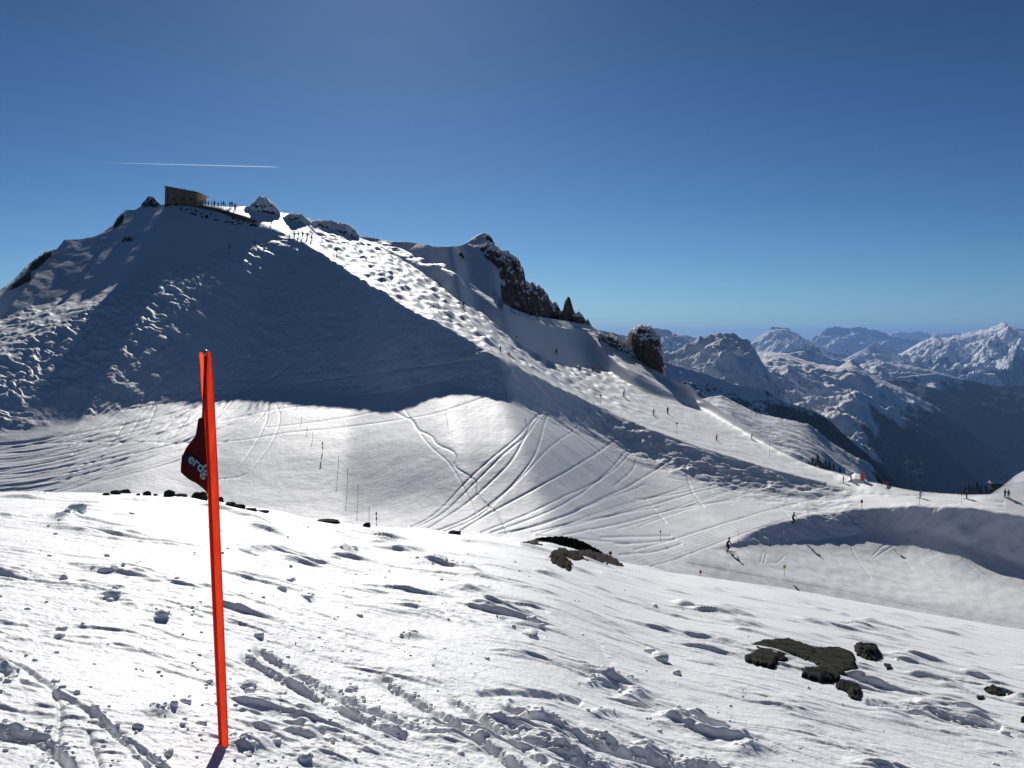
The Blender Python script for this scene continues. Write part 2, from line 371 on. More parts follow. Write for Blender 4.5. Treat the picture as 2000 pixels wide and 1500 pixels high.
# faint lines on the shaded face and marks under the piste edge
for a in [((240, 800), (500, 760), (760, 725), (930, 700)), ((300, 770), (560, 752), (800, 715), (960, 700)), ((420, 745), (640, 722), (820, 690)),
          ((480, 700), (600, 665), (720, 640)), ((500, 640), (620, 625), (750, 590)), ((560, 790), (760, 765), (940, 728), (1000, 722)), ((380, 720), (520, 690), (640, 670))]:
    T(.30, 2.0, *a)
for k in range(26):
    r = random.Random(300+k); x0 = r.uniform(900, 1560); y0 = c4(x0)+r.uniform(22, 75)
    T(.16, 1.8, (x0, y0), (x0+r.uniform(30, 60), y0+r.uniform(8, 26)), (x0+r.uniform(70, 130), y0+r.uniform(20, 60)))
for a in [((1500, 1064), (1555, 1100), (1620, 1130), (1700, 1165)), ((1660, 1052), (1664, 1075), (1680, 1100), (1700, 1130)), ((1700, 1090), (1730, 1060), (1770, 1052)), ((1705, 1092), (1740, 1068), (1780, 1050)),
          ((1610, 1062), (1640, 1100)), ((1485, 1100), (1490, 1080)), ((1492, 1100), (1497, 1082)), ((1500, 1100), (1520, 1100), (1532, 1086)), ((1750, 1075), (1780, 1110)), ((1880, 1090), (1915, 1125))]:
    T(.15, 1.8, *a)
for k in range(16):
    T(.12, 2.2, (1340+k*3, 1098+k*2.2), (1500, 1128+k*2.4), (1700, 1165+k*3), (1900, 1212+k*3.4))

for k, (o_, dp, w_) in enumerate([(-14, .22, 2.5), (-8, .05, 1.6), (-3, .05, 1.6), (2, .06, 1.6), (7, .05, 1.6), (13, .06, 1.6), (19, .16, 2.4)]):
    T(dp, w_, (1240, 1092+o_*1.3), (1330, 1066+o_*1.2), (1420, 1034+o_), (1520, 1002+o_*.8), (1620, 978+o_*.6), (1720, 970+o_*.45), (1850, 975+o_*.3), (1960, 985+o_*.3))
T(.3, 3, (1175, 1050), (1240, 1047), (1310, 1046)); T(.3, 3, (1200, 1062), (1260, 1060), (1318, 1052)); T(.25, 3, (1210, 1084), (1280, 1078), (1330, 1062))
T(.2, 3, (1050, 1046), (1150, 1054), (1230, 1062))
def mid_build():
    us = np.arange(-280, 2381, 1.3); n = len(us)
    sm = lambda f, s=2.5: blur(f(us)[None, :], s, 1)[0]
    k0, k1, k2, k3, k4, k5, k6, k7, kb = sm(c0, 1.2), sm(c1, 5), sm(c2, 7), sm(c3, 5), sm(c4, 4), sm(c5, 14), sm(c6, 3), sm(c7, 6), sm(cb, 6)
    k1 = np.maximum(k1, k0); k2 = np.maximum(k2, k1); k3 = np.maximum(k3, k2); k4 = np.maximum(k4, k3); k5 = np.maximum(k5, k4)
    k6 = np.maximum(k6, k5); k7 = np.maximum(k7, k6)
    kb = np.maximum(kb, k7+20); kb = blur(kb[None, :], 20, 1)[0]
    # slope map on a regular image grid, integrated upwards into distance
    vr = np.arange(1420, 340, -1.5); V = np.broadcast_to(vr[:, None], (len(vr), n)).copy(); U = np.broadcast_to(us, V.shape).copy()
    f = lambda p: curve(p)(U)
    # slope (rise per metre forward) of every band
    s0 = f([(-300, .57), (0, .545), (230, .565), (400, .58), (560, .59), (700, .60), (1300, .60)])
    s1 = f([(-300, .36), (0, .32), (200, .32), (300, .50), (560, .48), (700, .35), (860, .30), (1100, .3), (1190, .33), (1300, .25), (1550, .2)])
    s2 = f([(0, .62), (900, .61), (1100, .60), (1200, .60), (1400, .5)])
    s3 = f([(0, .4), (560, .26), (700, .26), (900, .22), (1200, .16), (1400, .14), (1700, .08)])
    s4 = f([(-300, .47), (0, .49), (140, .51), (175, .545), (300, .575), (450, .60), (600, .62), (750, .66), (850, .66), (950, .63), (1050, .62), (1150, .595), (1250, .56), (1400, .50), (1550, .52), (1660, .5)])
    s4 = s4 - .045*(1-sstep(430, 610, U+1.5*(V-500)))*sstep(150, 190, U)
    s4 = s4 - .05*np.exp(-((V-k4-14)/18)**2)*sstep(180, 240, U)*(1-sstep(540, 570, U))
    tt = np.clip((V-k5)/np.maximum(k6-k5, 1), 0, 1)         # 0 at the foot of the shade, 1 at the bottom
    s5 = f([(-300, .36), (0, .33), (300, .26), (520, .25), (700, .26), (900, .28), (1200, .26), (1400, .16), (1500, .08), (1700, .02), (1900, .02), (1960, .2), (2400, .2)])
    bowl = np.exp(-((U-760)/330)**2 - ((V-925)/60)**2)
    s5 = s5 + .12*bowl + .07*np.exp(-((U-1150)/200)**2-((V-910)/60)**2) - .10*sstep(975, 1040, V)*sstep(400, 700, U)*(1-sstep(1300, 1450, U))
    s6 = f([(0, .3), (1400, .5), (1460, .62), (1600, .72), (1900, .78), (2400, .75)])
    s7 = f([(0, .14), (1350, .14), (1600, .10), (1800, .04)])+.30*np.exp(-((U-1850)/170)**2-((V-k7)/60)**2) + .16*np.exp(-((V-k7)/35)**2)*sstep(1420, 1500, U)
    s7 = s7 + .13*np.exp(-((V-(1110+(U-1340)*.165))/16)**2)*sstep(1320, 1400, U)
    s = np.where(V < k1, s0, np.where(V < k2, s1, np.where(V < k3, s2, np.where(V < k4, s3, np.where(V < k5, s4, np.where(V < k6, s5, np.where(V < k7, s6, s7)))))))
    wl = curve([(395, 398), (430, 406), (500, 431), (560, 456), (605, 480)])(U)
    s = np.where((U > 398) & (U < 604) & (V < wl), .34, s)
    sA = blur(blur(s, 1.3, 0), 1.5, 1)
    sB = blur(blur(s, 7, 0), 7, 1)                          # the foot of the shade and the bowl change softly
    wB = sstep(8, 26, V-k4)*(1-sstep(-30, -8, V-k6)*sstep(1380, 1420, U))
    s = sA*(1-wB)+sB*wB
    a = (V-HY)/F
    s = np.maximum(s, -a+.035)
    # s is the slope met by the sunlight; distance follows by marching up the picture along the sun's azimuth
    sa, ca = math.sin(SUN_AZ), math.cos(SUN_AZ)
    s = s*sstep(0, 25, kb[None, :]+25-V); s = np.maximum(s, -a*ca+.05)
    vp = sa-(us-CX)/F*ca; dp = (us[1]-us[0])/F; h = 1.5/F; j0 = int(np.argmin(np.abs(vp)))
    lnd = np.empty_like(V); lnd[0] = np.log(-zb(us)/a[0])
    for i in range(1, len(vr)):
        den = .5*(s[i]+s[i-1])+.5*(a[i]+a[i-1])*ca
        c = (h*np.abs(vp)/den/dp); r = lnd[i-1]+h*ca/den; g = c/(1+c); r = r/(1+c)
        gl = g.tolist(); rl = r.tolist(); w = rl[:]
        w[0] = rl[0]*(1+c[0]); w[-1] = rl[-1]*(1+c[-1])
        for j in range(1, j0+1): w[j] = rl[j]+gl[j]*w[j-1]
        for j in range(n-2, j0, -1): w[j] = rl[j]+gl[j]*w[j+1]
        lnd[i] = w
    lnd = blur(lnd, 3, 1)
    w_ = 46; pk = np.pad(k0, w_, mode='edge'); km = np.max(np.stack([pk[i:i+n] for i in range(2*w_+1)]), 0)
    km = np.minimum(blur(km[None, :], 22, 1)[0]+14, kb-10)   # rows follow this smooth line, then fan out to the crest
    t1 = np.linspace(0, 1, 540)[:, None]; t2 = np.linspace(0, 1, 170)[1:, None]
    V = np.concatenate([kb+(km-kb)*t1, km+(k0-km)*t2]); U = np.broadcast_to(us, V.shape).copy(); a = (V-HY)/F
    D = np.empty_like(V)
    for j in range(n): D[:, j] = np.interp(-V[:, j], -vr, lnd[:, j])
    D = np.exp(D)
    X = D*(U-CX)/F; Y = D; Z = -a*D
    inb = lambda ka, kb_, e=6: sstep(-e, e, V-ka)*sstep(-e, e, kb_-V)
    mog = inb(k3, k4, 4)*sstep(575, 640, U)*(1-.85*sstep(1080, 1320, U)) + .42*inb(k1, k5, 16)*(1-sstep(80, 430, U+.55*(V-600)))*sstep(-10, 5, V-k1)*(1-sstep(-90, -10, V-k5))
    mx_ = X+1.6*perlin(X/6, Y/6, 75)+.25*Y; my_ = Y+1.6*perlin(X/5, Y/5, 76)
    texm = 1-sstep(430, 610, U+1.5*(V-500))
    H0 = .27*inb(k1, k5, 14)*texm*fbm(mx_/1.8+.3*my_/1.5, my_/1.7, 2, 71)
    ii = mog > .01; dm = np.zeros_like(V); dm[ii] = domes((mx_[ii]*.35+X[ii]*.65)/3.3, (my_[ii]*.3+Y[ii]*.7)/5.2, .62, 3)
    ridge_mog = .6*np.exp(-((V-k4-14)/16)**2)*sstep(220, 330, U)*(1-sstep(560, 620, U))
    H = H0
    H += mog*(.15+.85*sstep(3, 20, k4-V))*(.62*dm + .22*perlin(mx_/2.7, my_/3.8, 41)) + .22*mog*perlin(mx_/1.6, my_/2.3, 42) + .3*mog*(1-sstep(.1, .5, perlin(X/14, Y/16, 77)))*perlin(mx_/4.5, my_/6, 78)
    H += .5*ridge_mog*perlin(X/3+Y/5, Y/5, 43)
    lip = sstep(0, 10, V-k4)*(1-sstep(45, 95, V-k4))*sstep(930, 1060, U)*(1-sstep(1650, 1690, U)) + inb(k6, k7, 8)*sstep(1400, 1460, U)*(1-.6*sstep(1650, 1800, U))
    H += lip*(.27*fbm(X/5, Y/3.5, 4, 44))
    upper = sstep(0, 8, k1-V)
    H += upper*.22*fbm(X/9, Y/14, 4, 45) + .12*fbm(X/14, Y/9, 3, 46)*(1-inb(k5, k6, 20)*.3)
    H += (.17*fbm(X/3.5+Y/9, Y/3, 4, 79)*inb(k4, k5, 8) + .05*fbm(X/1.4, Y/2.6, 3, 80)*inb(k4, k5, 8))
    H += .045*perlin(X/1.2, Y/2.2, 47)*sstep(0, 20, V-k3)*(1-inb(k5, k6, 10)*.7)
    H += .6*inb(k1, k2, 3)*sstep(700, 760, U)*(1-sstep(1180, 1220, U))*fbm(X/6, Y/5, 3, 48)
    H += .7*sstep(1190, 1230, U)*(1-sstep(1420, 1500, U))*sstep(0, 10, k2+4-V)*fbm(X/9+Y/14, Y/12, 3, 49)
    H += .5*sstep(1700, 1760, U)*inb(k6, k7, 12)*fbm(X/5, Y/4, 3, 50)
    for pts, w, dep in MID_TRACKS:
        dep *= .34; w = w*.85
        stroke(H, U, V, pts, w, lambda d, s_, w=w, dep=dep: -dep*np.exp(-(d/w)**2), 2)
    # piste edge trimmed by the groomer
    stroke(H, U, V, [(x, float(c4(x))-1) for x in range(590, 1640, 30)], 4, lambda d, s_: .22*np.exp(-(d/3)**2), 0)
    Z = Z+H
    # the far side of the crest
    nb = 14; kk = np.linspace(0, 1, nb+1)[1:, None]
    Db = D[-1]*(1+.35*kk**1.5); Zb = Z[-1]-(Db-D[-1])*(.12+.7*kk)
    Xb = Db*(us-CX)/F
    # and a skirt running under the foreground
    kf = np.linspace(0, 1, 10)[:-1, None]
    Df = 22+(D[0]-22)*kf; Xf = Df*(us-CX)/F; Zf = np.broadcast_to(Z[0], Df.shape)-6*(1-kf)
    X = np.concatenate([Xf, X, Xb]); Y = np.concatenate([Df, Y, Db]); Zz = np.concatenate([Zf, Z, Zb])
    o = grid_obj('ski_slope', X, Y, Zz+CH, M_mid); tag(o, kind='structure')
    return us, D, V, Z+CH
MU, MD, MV, MZ = mid_build()
def mid_point(u, v):
    j = int(np.clip(round((u-MU[0])/1.3), 0, len(MU)-1)); i = int(np.argmin(np.abs(MV[:, j]-v)))
    d = MD[i, j]; return Vector((d*(u-CX)/F, d, MZ[i, j]))

# ------------------------------------------------------------------ the ranges beyond
def mountain(name, sil, dc, ybase, s, amp, wl, mat, seed, jag=1.5, step=2.0, rows=170, kind='structure', rg=.75, back=.5):
    p = np.array(sil, float); us = np.arange(p[0, 0], p[-1, 0]+step, step)
    vc = np.interp(us, p[:, 0], p[:, 1]) + jag*fbm(us/13+seed*3.3, us*0+seed, 2, seed)
    v0 = blur(vc[None, :], 22/step, 1)[0]
    dcu = dc if np.isscalar(dc) else np.interp(us, *np.array(dc, float).T)
    dcu = np.broadcast_to(dcu, us.shape)
    ac = (v0-HY)/F; ab = (ybase-HY)/F
    ab = np.maximum(ab, ac+.01)
    dbase = dcu*(s+ac)/(s+ab)
    t = np.linspace(0, 1, rows)[:, None]
    D = dbase+(dcu-dbase)*t; Z = -ac*dcu - s*(dcu-D)
    X = D*(us-CX)/F; env = np.minimum(1, (1-t)/.12)*np.minimum(1, .25+1.2*(1-t))
    Z = Z + amp*env*(rg*ridged(X/wl, D/wl, 7, seed, .55)+(1-rg)*fbm(X/wl*1.3, D/wl*1.3, 6, seed+50))
    dz = (v0-vc)/F*dcu; Z = Z + dz*np.exp(-(1-t)/.035)
    kb = np.linspace(0, 1, 8)[1:, None]
    Db = dcu*(1+.12*kb); Zb = dz-ac*dcu-(Db-dcu)*back
    X = np.concatenate([X, Db*(us-CX)/F]); D = np.concatenate([D, Db]); Z = np.concatenate([Z, Zb])
    o = grid_obj(name, X, D, Z+CH, mat); tag(o, kind=kind)
    return o
Mt_hi = mountain_mat('alpine_snow', -9000, scale=.002, rockz=.42)
Mt_r1 = mountain_mat('shaded_ridge', -900, 90, .004, rockz=.22)
Mt_r2 = mountain_mat('lit_ridge', -400, 70, .003, rockz=.3)
Mt_f = mountain_mat('forested_flank', -330, 60, .003)
Mt_v = mountain_mat('near_valley_snow', -158, 22, .02, rockz=.4)
Mt_r7 = mountain_mat('far_lit_range', -500, 160, .0012, rockz=.5)

mountain('mountain_range', [(1100, 668), (1250, 662), (1350, 664), (1450, 665), (1600, 663), (1700, 655), (1760, 650), (1850, 652), (1900, 648), (2000, 652), (2300, 650)], 36000, 690, .35, 900, 3500, Mt_hi, 1, 3, 2.5, 60)
mountain('mountain_range', [(1130, 672), (1180, 656), (1230, 655), (1280, 640), (1300, 643), (1320, 650), (1352, 659), (1400, 668), (1450, 690)], 11000, 720, .45, 500, 1500, Mt_hi, 2, 2.5)
mountain('mountain_range', [(1560, 680), (1585, 660), (1600, 652), (1612, 642), (1640, 638), (1660, 642), (1680, 638), (1720, 648), (1760, 660), (1800, 665), (1860, 680)], 22000, 705, .45, 600, 2600, Mt_hi, 3, 3)
mountain('mountain_range', [(1440, 685), (1468, 668), (1490, 652), (1508, 638), (1525, 640), (1540, 642), (1556, 656), (1590, 670), (1640, 690)], 17000, 705, .28, 700, 2200, Mt_hi, 4, 2)
mountain('mountain_range', [(1640, 712), (1700, 708), (1760, 690), (1790, 672), (1824, 656), (1850, 660), (1880, 652), (1920, 645), (1948, 634), (1964, 630), (1985, 640), (2020, 642), (2100, 648), (2300, 640)], 15500, 770, .16, 700, 2100, Mt_r7, 5, 3)
mountain('mountain_range', [(1610, 715), (1640, 705), (1672, 690), (1712, 668), (1735, 680), (1770, 700), (1830, 720)], 13000, 740, .30, 450, 1500, Mt_hi, 6, 1.5)
mountain('mountain_range', [(1490, 705), (1520, 692), (1548, 684), (1576, 678), (1600, 690), (1625, 700), (1650, 706), (1690, 725)], 8000, 760, .62, 220, 900, Mt_hi, 7, 1.5)
mountain('mountain_range', [(1620, 740), (1650, 728), (1684, 714), (1712, 705), (1776, 714), (1824, 724), (1880, 742), (1920, 760)], 8500, 790, .15, 260, 800, mountain_mat('lit_plateau', -560, 60, .004), 8, 1.5)
mountain('forested_mountain', [(1560, 830), (1620, 790), (1700, 748), (1760, 736), (1824, 729), (1888, 742), (1940, 754), (2000, 752), (2100, 738), (2300, 720)], 7000, 1010, .5, 260, 1100, Mt_f, 9, 1)
mountain('mountain_range', [(1390, 800), (1415, 765), (1432, 735), (1455, 705), (1475, 684), (1500, 686), (1540, 692), (1560, 700), (1600, 712), (1640, 716), (1664, 701), (1690, 722), (1720, 740), (1760, 758), (1830, 795), (1900, 845), (1960, 900)], 5600, 990, .13, 190, 700, Mt_r2, 10, 1.5, 1.6, 260)
mountain('mountain_range', [(1140, 690), (1240, 680), (1290, 685), (1320, 686), (1340, 672), (1368, 658), (1408, 650), (1428, 652), (1464, 664), (1478, 690), (1500, 722), (1530, 770), (1560, 800)], 4000, 850, .52, 230, 620, Mt_r1, 11, 4, 1.6, 240)
mountain('mountain_range', [(1200, 720), (1290, 705), (1330, 716), (1370, 728), (1400, 738), (1440, 752), (1496, 762), (1532, 784), (1576, 798), (1610, 812), (1650, 850), (1700, 892), (1760, 950), (1800, 990)], 2300, 1010, .66, 110, 380, mountain_mat('dark_shoulder', -185, 25, .008), 12, 1.2, 1.6, 240)
mountain('valley_hillside', [(1330, 790), (1376, 778), (1408, 772), (1440, 788), (1480, 808), (1532, 818), (1576, 828), (1596, 840), (1620, 862), (1660, 886), (1700, 906), (1730, 945), (1760, 980)], 950, 1000, .12, 7, 110, Mt_v, 13, 1.5, 1.3, 240, rg=.3)

vf = bpy.data.meshes.new('valley_floor'); R_ = 62000
vf.from_pydata([(R_*math.cos(k*math.pi/24), 0+R_*math.sin(k*math.pi/24), -1500) for k in range(48)], [], [list(range(48))])
vf.materials.append(plain('valley_forest', (.03, .04, .035), .9)); tag(link(bpy.data.objects.new('valley_floor', vf)), kind='structure')

# haze
hz = bpy.data.meshes.new('haze'); bm = bmesh.new(); bmesh.ops.create_cube(bm, size=1)
bmesh.ops.scale(bm, vec=(130000, 130000, 2300), verts=bm.verts); bmesh.ops.translate(bm, vec=(0, 0, -1501+1150), verts=bm.verts); bm.to_mesh(hz); bm.free()
hm = bpy.data.materials.new('haze_air'); hm.use_nodes = True; t = hm.node_tree; t.nodes.remove(t.nodes['Principled BSDF'])
pv = t.nodes.new('ShaderNodeVolumePrincipled'); pv.inputs['Density'].default_value = 3.0e-5; pv.inputs['Color'].default_value = (.24, .48, 1, 1); pv.inputs['Anisotropy'].default_value = .2
t.links.new(pv.outputs[0], t.nodes['Material Output'].inputs['Volume']); hz.materials.append(hm)
tag(link(bpy.data.objects.new('haze', hz)), kind='stuff')

# ------------------------------------------------------------------ crags on the skyline
def crag(label, top, base, th, amp, mat=M_crag, sink=14, dep=None, cat='rock crag', seed=0, group=None, jag=2.0, wl=3.0, name='rock_crag', pw=.55, behind=0):
    tp = np.array(top, float); us = np.arange(tp[0, 0], tp[-1, 0]+.6, .8 if tp[-1, 0]-tp[0, 0] < 160 else 1.0)
    vt = np.interp(us, tp[:, 0], tp[:, 1]) + jag*fbm(us/5+seed, us*0+seed*.7, 3, seed)
    vb = np.interp(us, *np.array(base, float).T)+sink
    d0 = np.array([mid_point(u, v-sink).y for u, v in zip(us, vb)]); d0 = blur(d0[None, :], 12, 1)[0]
    d0 = d0+behind
    rows = 90; th_ = np.linspace(0, math.pi, rows)[:, None]
    taper = np.clip(np.minimum(us-us[0]+1, us[-1]-us+1)/14, .12, 1)**.5
    hf = np.sin(th_)**pw
    D = d0 + th*taper*(1-np.cos(th_))/2*np.ones_like(us)
    zt = -(vt-HY)/F*(d0+th*taper*.5); zb_ = -(vb-HY)/F*d0
    X0 = d0*(us-CX)/F
    Z = zb_+(np.maximum(zt-zb_, .2))*hf
    X = np.broadcast_to(X0, Z.shape)
    X = X*(D/d0)
    q = np.sin(th_)**.35
    n = fbm(X/wl+seed, Z/(wl*1.8)+D*.15, 5, seed)
    n2 = ridged(X/(wl*.6)+seed, Z/(wl*.9), 3, seed+9)
    D = D - (amp*n*.8+amp*.45*n2)*taper*np.cos(th_)*1.0
    Z = Z + .25*amp*fbm(X/1.2, D/1.2, 3, seed+2)*q*taper
    o = grid_obj(name, X, D, Z+CH, mat, smooth=True)
    return tag(o, label, cat, group)
M_capped = rocksnow_mat('capped_rock', rock=(.12, .10, .085), scale=.5, snowz=-.02, noise=.6, bump=.2)
crag('tall brown rock cliff with snow ledges below the pointed snow peak',
     [(925, 500), (940, 478), (955, 474), (966, 480), (976, 487), (984, 488), (995, 494), (1005, 500), (1012, 507), (1020, 521), (1024, 535), (1026, 549), (1032, 554), (1040, 551), (1046, 559), (1055, 560), (1065, 570),  # left end is added, unseen behind the peak, to block a gap of sunlight
      (1072, 581), (1076, 591), (1083, 591), (1088, 596), (1093, 603), (1100, 606)],
     [(925, 560), (952, 577), (990, 600), (1035, 618), (1060, 622), (1100, 627)], 16, 2.4, seed=1, jag=3.6, behind=20, sink=26)
crag('thin rock pinnacle standing alone on the skyline right of the cliff', [(1094, 612), (1100, 604), (1103, 588), (1108, 579), (1112, 580), (1116, 590), (1120, 605), (1126, 614)], [(1094, 628), (1126, 632)], 5, .8, seed=2, jag=1.2, wl=1.5, behind=12, sink=20)
crag('low jagged rocks on the skyline at the foot of the pinnacle', [(1118, 616), (1124, 611), (1130, 609), (1136, 613), (1141, 620), (1145, 626), (1148, 621), (1152, 628), (1156, 638)], [(1118, 631), (1156, 640)], 5, .9, seed=3, jag=1.5, wl=1.5, behind=8, sink=18)
crag('round topped rock tower dark on its overhanging right side above the valley', [(1220, 668), (1226, 656), (1232, 644), (1240, 639), (1250, 635), (1262, 636), (1273, 640), (1282, 648), (1288, 658), (1291, 672), (1293, 690), (1296, 710), (1301, 734)],
     [(1220, 676), (1235, 697), (1250, 708), (1270, 716), (1285, 727), (1301, 738)], 12, 1.6, seed=4, jag=1.2)
crag('broken snowy rock band left of the round rock tower', [(1168, 650), (1176, 652), (1190, 655), (1205, 660), (1218, 668), (1232, 680), (1246, 694)], [(1168, 664), (1185, 674), (1205, 684), (1246, 704)], 6, 1.2, M_crag, sink=8, seed=5, jag=2.0, wl=2)
crag('small dark rock knob on the crest left of the hut', [(276, 399), (282, 392), (290, 384), (299, 384), (306, 390), (312, 398)], [(276, 403), (312, 404)], 5, .7, M_crag, seed=6, jag=.8, wl=1.6)
crag('snow covered rock peak on the skyline right of the queue', [(478, 405), (490, 400), (500, 391), (507, 385), (519, 385), (531, 396), (540, 404), (547, 415)], [(478, 410), (520, 415), (547, 424)], 9, 1.0, M_capped, sink=4, seed=7, jag=.8, wl=2.5)
crag('low snowy hump with rock on its right edge, second right of the hut', [(552, 425), (562, 419), (575, 417), (590, 420), (600, 427), (606, 432)], [(552, 427), (580, 436), (606, 440)], 7, .8, M_capped, sink=3, seed=8, jag=.6, wl=2.5)
crag('long snow capped boulder along the skyline above the mogul run', [(598, 436), (615, 431), (640, 430), (660, 435), (677, 438), (692, 447), (702, 461)], [(598, 438), (640, 448), (702, 466)], 10, 1.1, M_capped, sink=3, seed=9, jag=.8, wl=2.5)
for lb, tp, bs, sd_ in (('dark rocks on the steep left skyline', [(8, 566), (22, 556), (38, 541), (52, 528), (60, 520)], [(8, 572), (30, 566), (60, 545)], 11),
                      ('dark rock outcrop on the left skyline higher up the ridge', [(54, 522), (62, 512), (74, 502), (88, 492), (100, 489)], [(54, 536), (76, 522), (100, 498)], 12),
                      ('small rock step on the skyline below the rock knob', [(222, 438), (228, 426), (234, 420), (242, 415)], [(222, 448), (232, 442), (242, 428)], 13),
                      ('small rock showing through the shaded face left of the hut', [(238, 468), (244, 461), (252, 460), (258, 467)], [(238, 472), (258, 472)], 14),
                      ('small rock in the shaded snow face below the pointed peak', [(894, 499), (899, 490), (904, 493), (907, 500)], [(894, 503), (907, 504)], 15),
                      ('dark rock under the tip of the pointed snow peak', [(948, 462), (953, 458), (960, 464), (966, 474)], [(948, 466), (966, 480)], 16)):
    crag(lb, tp, bs, 3, .5, M_crag, sink=2, seed=sd_, jag=.8, wl=1.2)
Ms = snow_mat('piled_snow', [(1.5, .05)])
crag('grey snow mound beside the orange banner on the ridge', [(1654, 938), (1662, 930), (1670, 925), (1679, 927), (1688, 934), (1697, 943)], [(1654, 940), (1697, 946)], 5, .3, Ms, sink=4, seed=17, jag=.3, cat='snow mound', name='snow_mound')

# ------------------------------------------------------------------ rocks lying in the near snow
def leaf_rock_mat(name, a, b_, sc):
    m, t, b = newmat(name); N = t.nodes; L = t.links
    g = N.new('ShaderNodeNewGeometry'); mp = N.new('ShaderNodeMapping'); mp.inputs['Scale'].default_value = (sc*.35, sc, sc*1.6); mp.inputs['Rotation'].default_value = (.2, .1, .35)
    L.new(g.outputs['Position'], mp.inputs[0])
    n = N.new('ShaderNodeTexNoise'); n.inputs['Scale'].default_value = 1; n.inputs['Detail'].default_value = 9; n.inputs['Roughness'].default_value = .7; L.new(mp.outputs[0], n.inputs['Vector'])
    r = N.new('ShaderNodeValToRGB'); r.color_ramp.elements[0].position = .35; r.color_ramp.elements[1].position = .68
    r.color_ramp.elements[0].color = (*a, 1); r.color_ramp.elements[1].color = (*b_, 1); L.new(n.outputs['Fac'], r.inputs[0]); L.new(r.outputs[0], b.inputs['Base Color'])
    bp = N.new('ShaderNodeBump'); bp.inputs['Strength'].default_value = 1; bp.inputs['Distance'].default_value = .02; L.new(n.outputs['Fac'], bp.inputs['Height']); L.new(bp.outputs[0], b.inputs['Normal'])
    b.inputs['Roughness'].default_value = .95; b.inputs['Specular IOR Level'].default_value = .05
    return m
M_rock = leaf_rock_mat('slate_rock', (.006, .006, .006), (.062, .062, .055), 11)
M_rock2 = leaf_rock_mat('brown_slate', (.012, .011, .009), (.06, .053, .042), 10)
def ground_rock(label, poly, h, mat=M_rock, seed=0, group=None, lay=.5):
    p = np.array(poly+[poly[0]], float); x0, y0 = p.min(0)-4; x1, y1 = p.max(0)+4
    st = max(.8, min(1.5, (x1-x0)/110))
    U, V = np.meshgrid(np.arange(x0, x1, st), np.arange(y0, y1, st*.6))
    d, _ = seg_dist(U, V, [tuple(q) for q in p])
    ins = np.zeros(U.shape, bool)
    for (ax, ay), (bx, by) in zip(p[:-1], p[1:]):
        c = ((ay > V) != (by > V)); xx = ax+(V-ay)*(bx-ax)/(by-ay+1e-9); ins ^= c & (U < xx)
    e = np.where(ins, d, -d) + 1.6*fbm(U/9, V/5, 3, seed)
    G = np.array([[fg_point(u, v) for u in U[0, ::max(1, len(U[0])//24)]] for v in V[::max(1, len(V)//16), 0]])   # coarse ground under the rock
    dd = fg_d(U, V); gx = dd*(U-CX)/F; ac, dc, b, c_ = fg_coef(U); gz = CH-dd*(V-HY)/F
    off = np.median([fg_point(u, v).z - float((lambda q: -CH+fg_coef(u)[2]*q+fg_coef(u)[3]*q*q+CH)(fg_d(u, v))) for u, v in poly])
    lay_ = (fbm(gx/.22+gz, dd/.10, 4, seed+3))
    terr = np.round(lay_*2.2)/2.2*.6+lay_*.4
    rise = sstep(-1, 7, e)*(h*(.55+.45*lay*terr)) + .12*h*fbm(gx/.09, dd/.07, 3, seed+6)*sstep(0, 4, e)
    Z = gz+off-.03+ (.05+rise)*sstep(-2.5, .6, e)
    X = gx; Y = dd
    me = grid_mesh('rock', X, Y, Z, mat, True)
    bm = bmesh.new(); bm.from_mesh(me); ef = e.ravel(); bm.verts.ensure_lookup_table()
    bmesh.ops.delete(bm, geom=[v for v in bm.verts if ef[v.index] < -2.2], context='VERTS')
    r = bmesh.ops.extrude_face_region(bm, geom=bm.faces[:])
    bmesh.ops.translate(bm, vec=(0, 0, -.12), verts=[g for g in r['geom'] if isinstance(g, bmesh.types.BMVert)])
    bmesh.ops.recalc_face_normals(bm, faces=bm.faces); bm.to_mesh(me); bm.free()
    for q in me.polygons: q.use_smooth = True
    return tag(link(bpy.data.objects.new('rock', me)), label, 'rock', group)
zz = lambda pts: [(980+x/1.961, 1000+y/1.961) for x, y in pts]
ground_rock('large flat slate outcrop bedded in the snow at lower right', zz([(945, 520), (1000, 500), (1100, 492), (1150, 510), (1200, 530), (1290, 525), (1345, 545), (1360, 590), (1350, 620), (1290, 650), (1220, 650), (1150, 630), (1160, 605), (1215, 605), (1180, 585), (1130, 570), (1060, 578), (1040, 600), (1000, 590), (935, 575), (930, 560), (980, 545)]), .055, seed=21)
ground_rock('black rounded rock just right of the large slate outcrop', zz([(1350, 520), (1400, 515), (1440, 525), (1455, 560), (1430, 572), (1400, 568), (1360, 550)]), .12, seed=22)
ground_rock('tiny dark rock chip below the black rounded rock', zz([(1465, 588), (1490, 590), (1494, 605), (1475, 604)]), .03, seed=23)
ground_rock('small broken rock in front of the large slate outcrop', zz([(1280, 665), (1320, 658), (1370, 672), (1382, 700), (1370, 722), (1340, 715), (1315, 690), (1285, 680)]), .07, seed=24)
ground_rock('small dark rock near the right edge of the near slope', zz([(1845, 685), (1880, 673), (1915, 688), (1930, 705), (1900, 710), (1870, 700)]), .07, seed=25)
ground_rock('small flat rock chip beside the dark rock at the right edge', zz([(1936, 698), (1970, 702), (1974, 712), (1945, 712)]), .03, seed=26)
ground_rock('smallest rock speck below left of the dark rock at the right edge', zz([(1818, 711), (1845, 713), (1847, 723), (1825, 722)]), .025, seed=27)
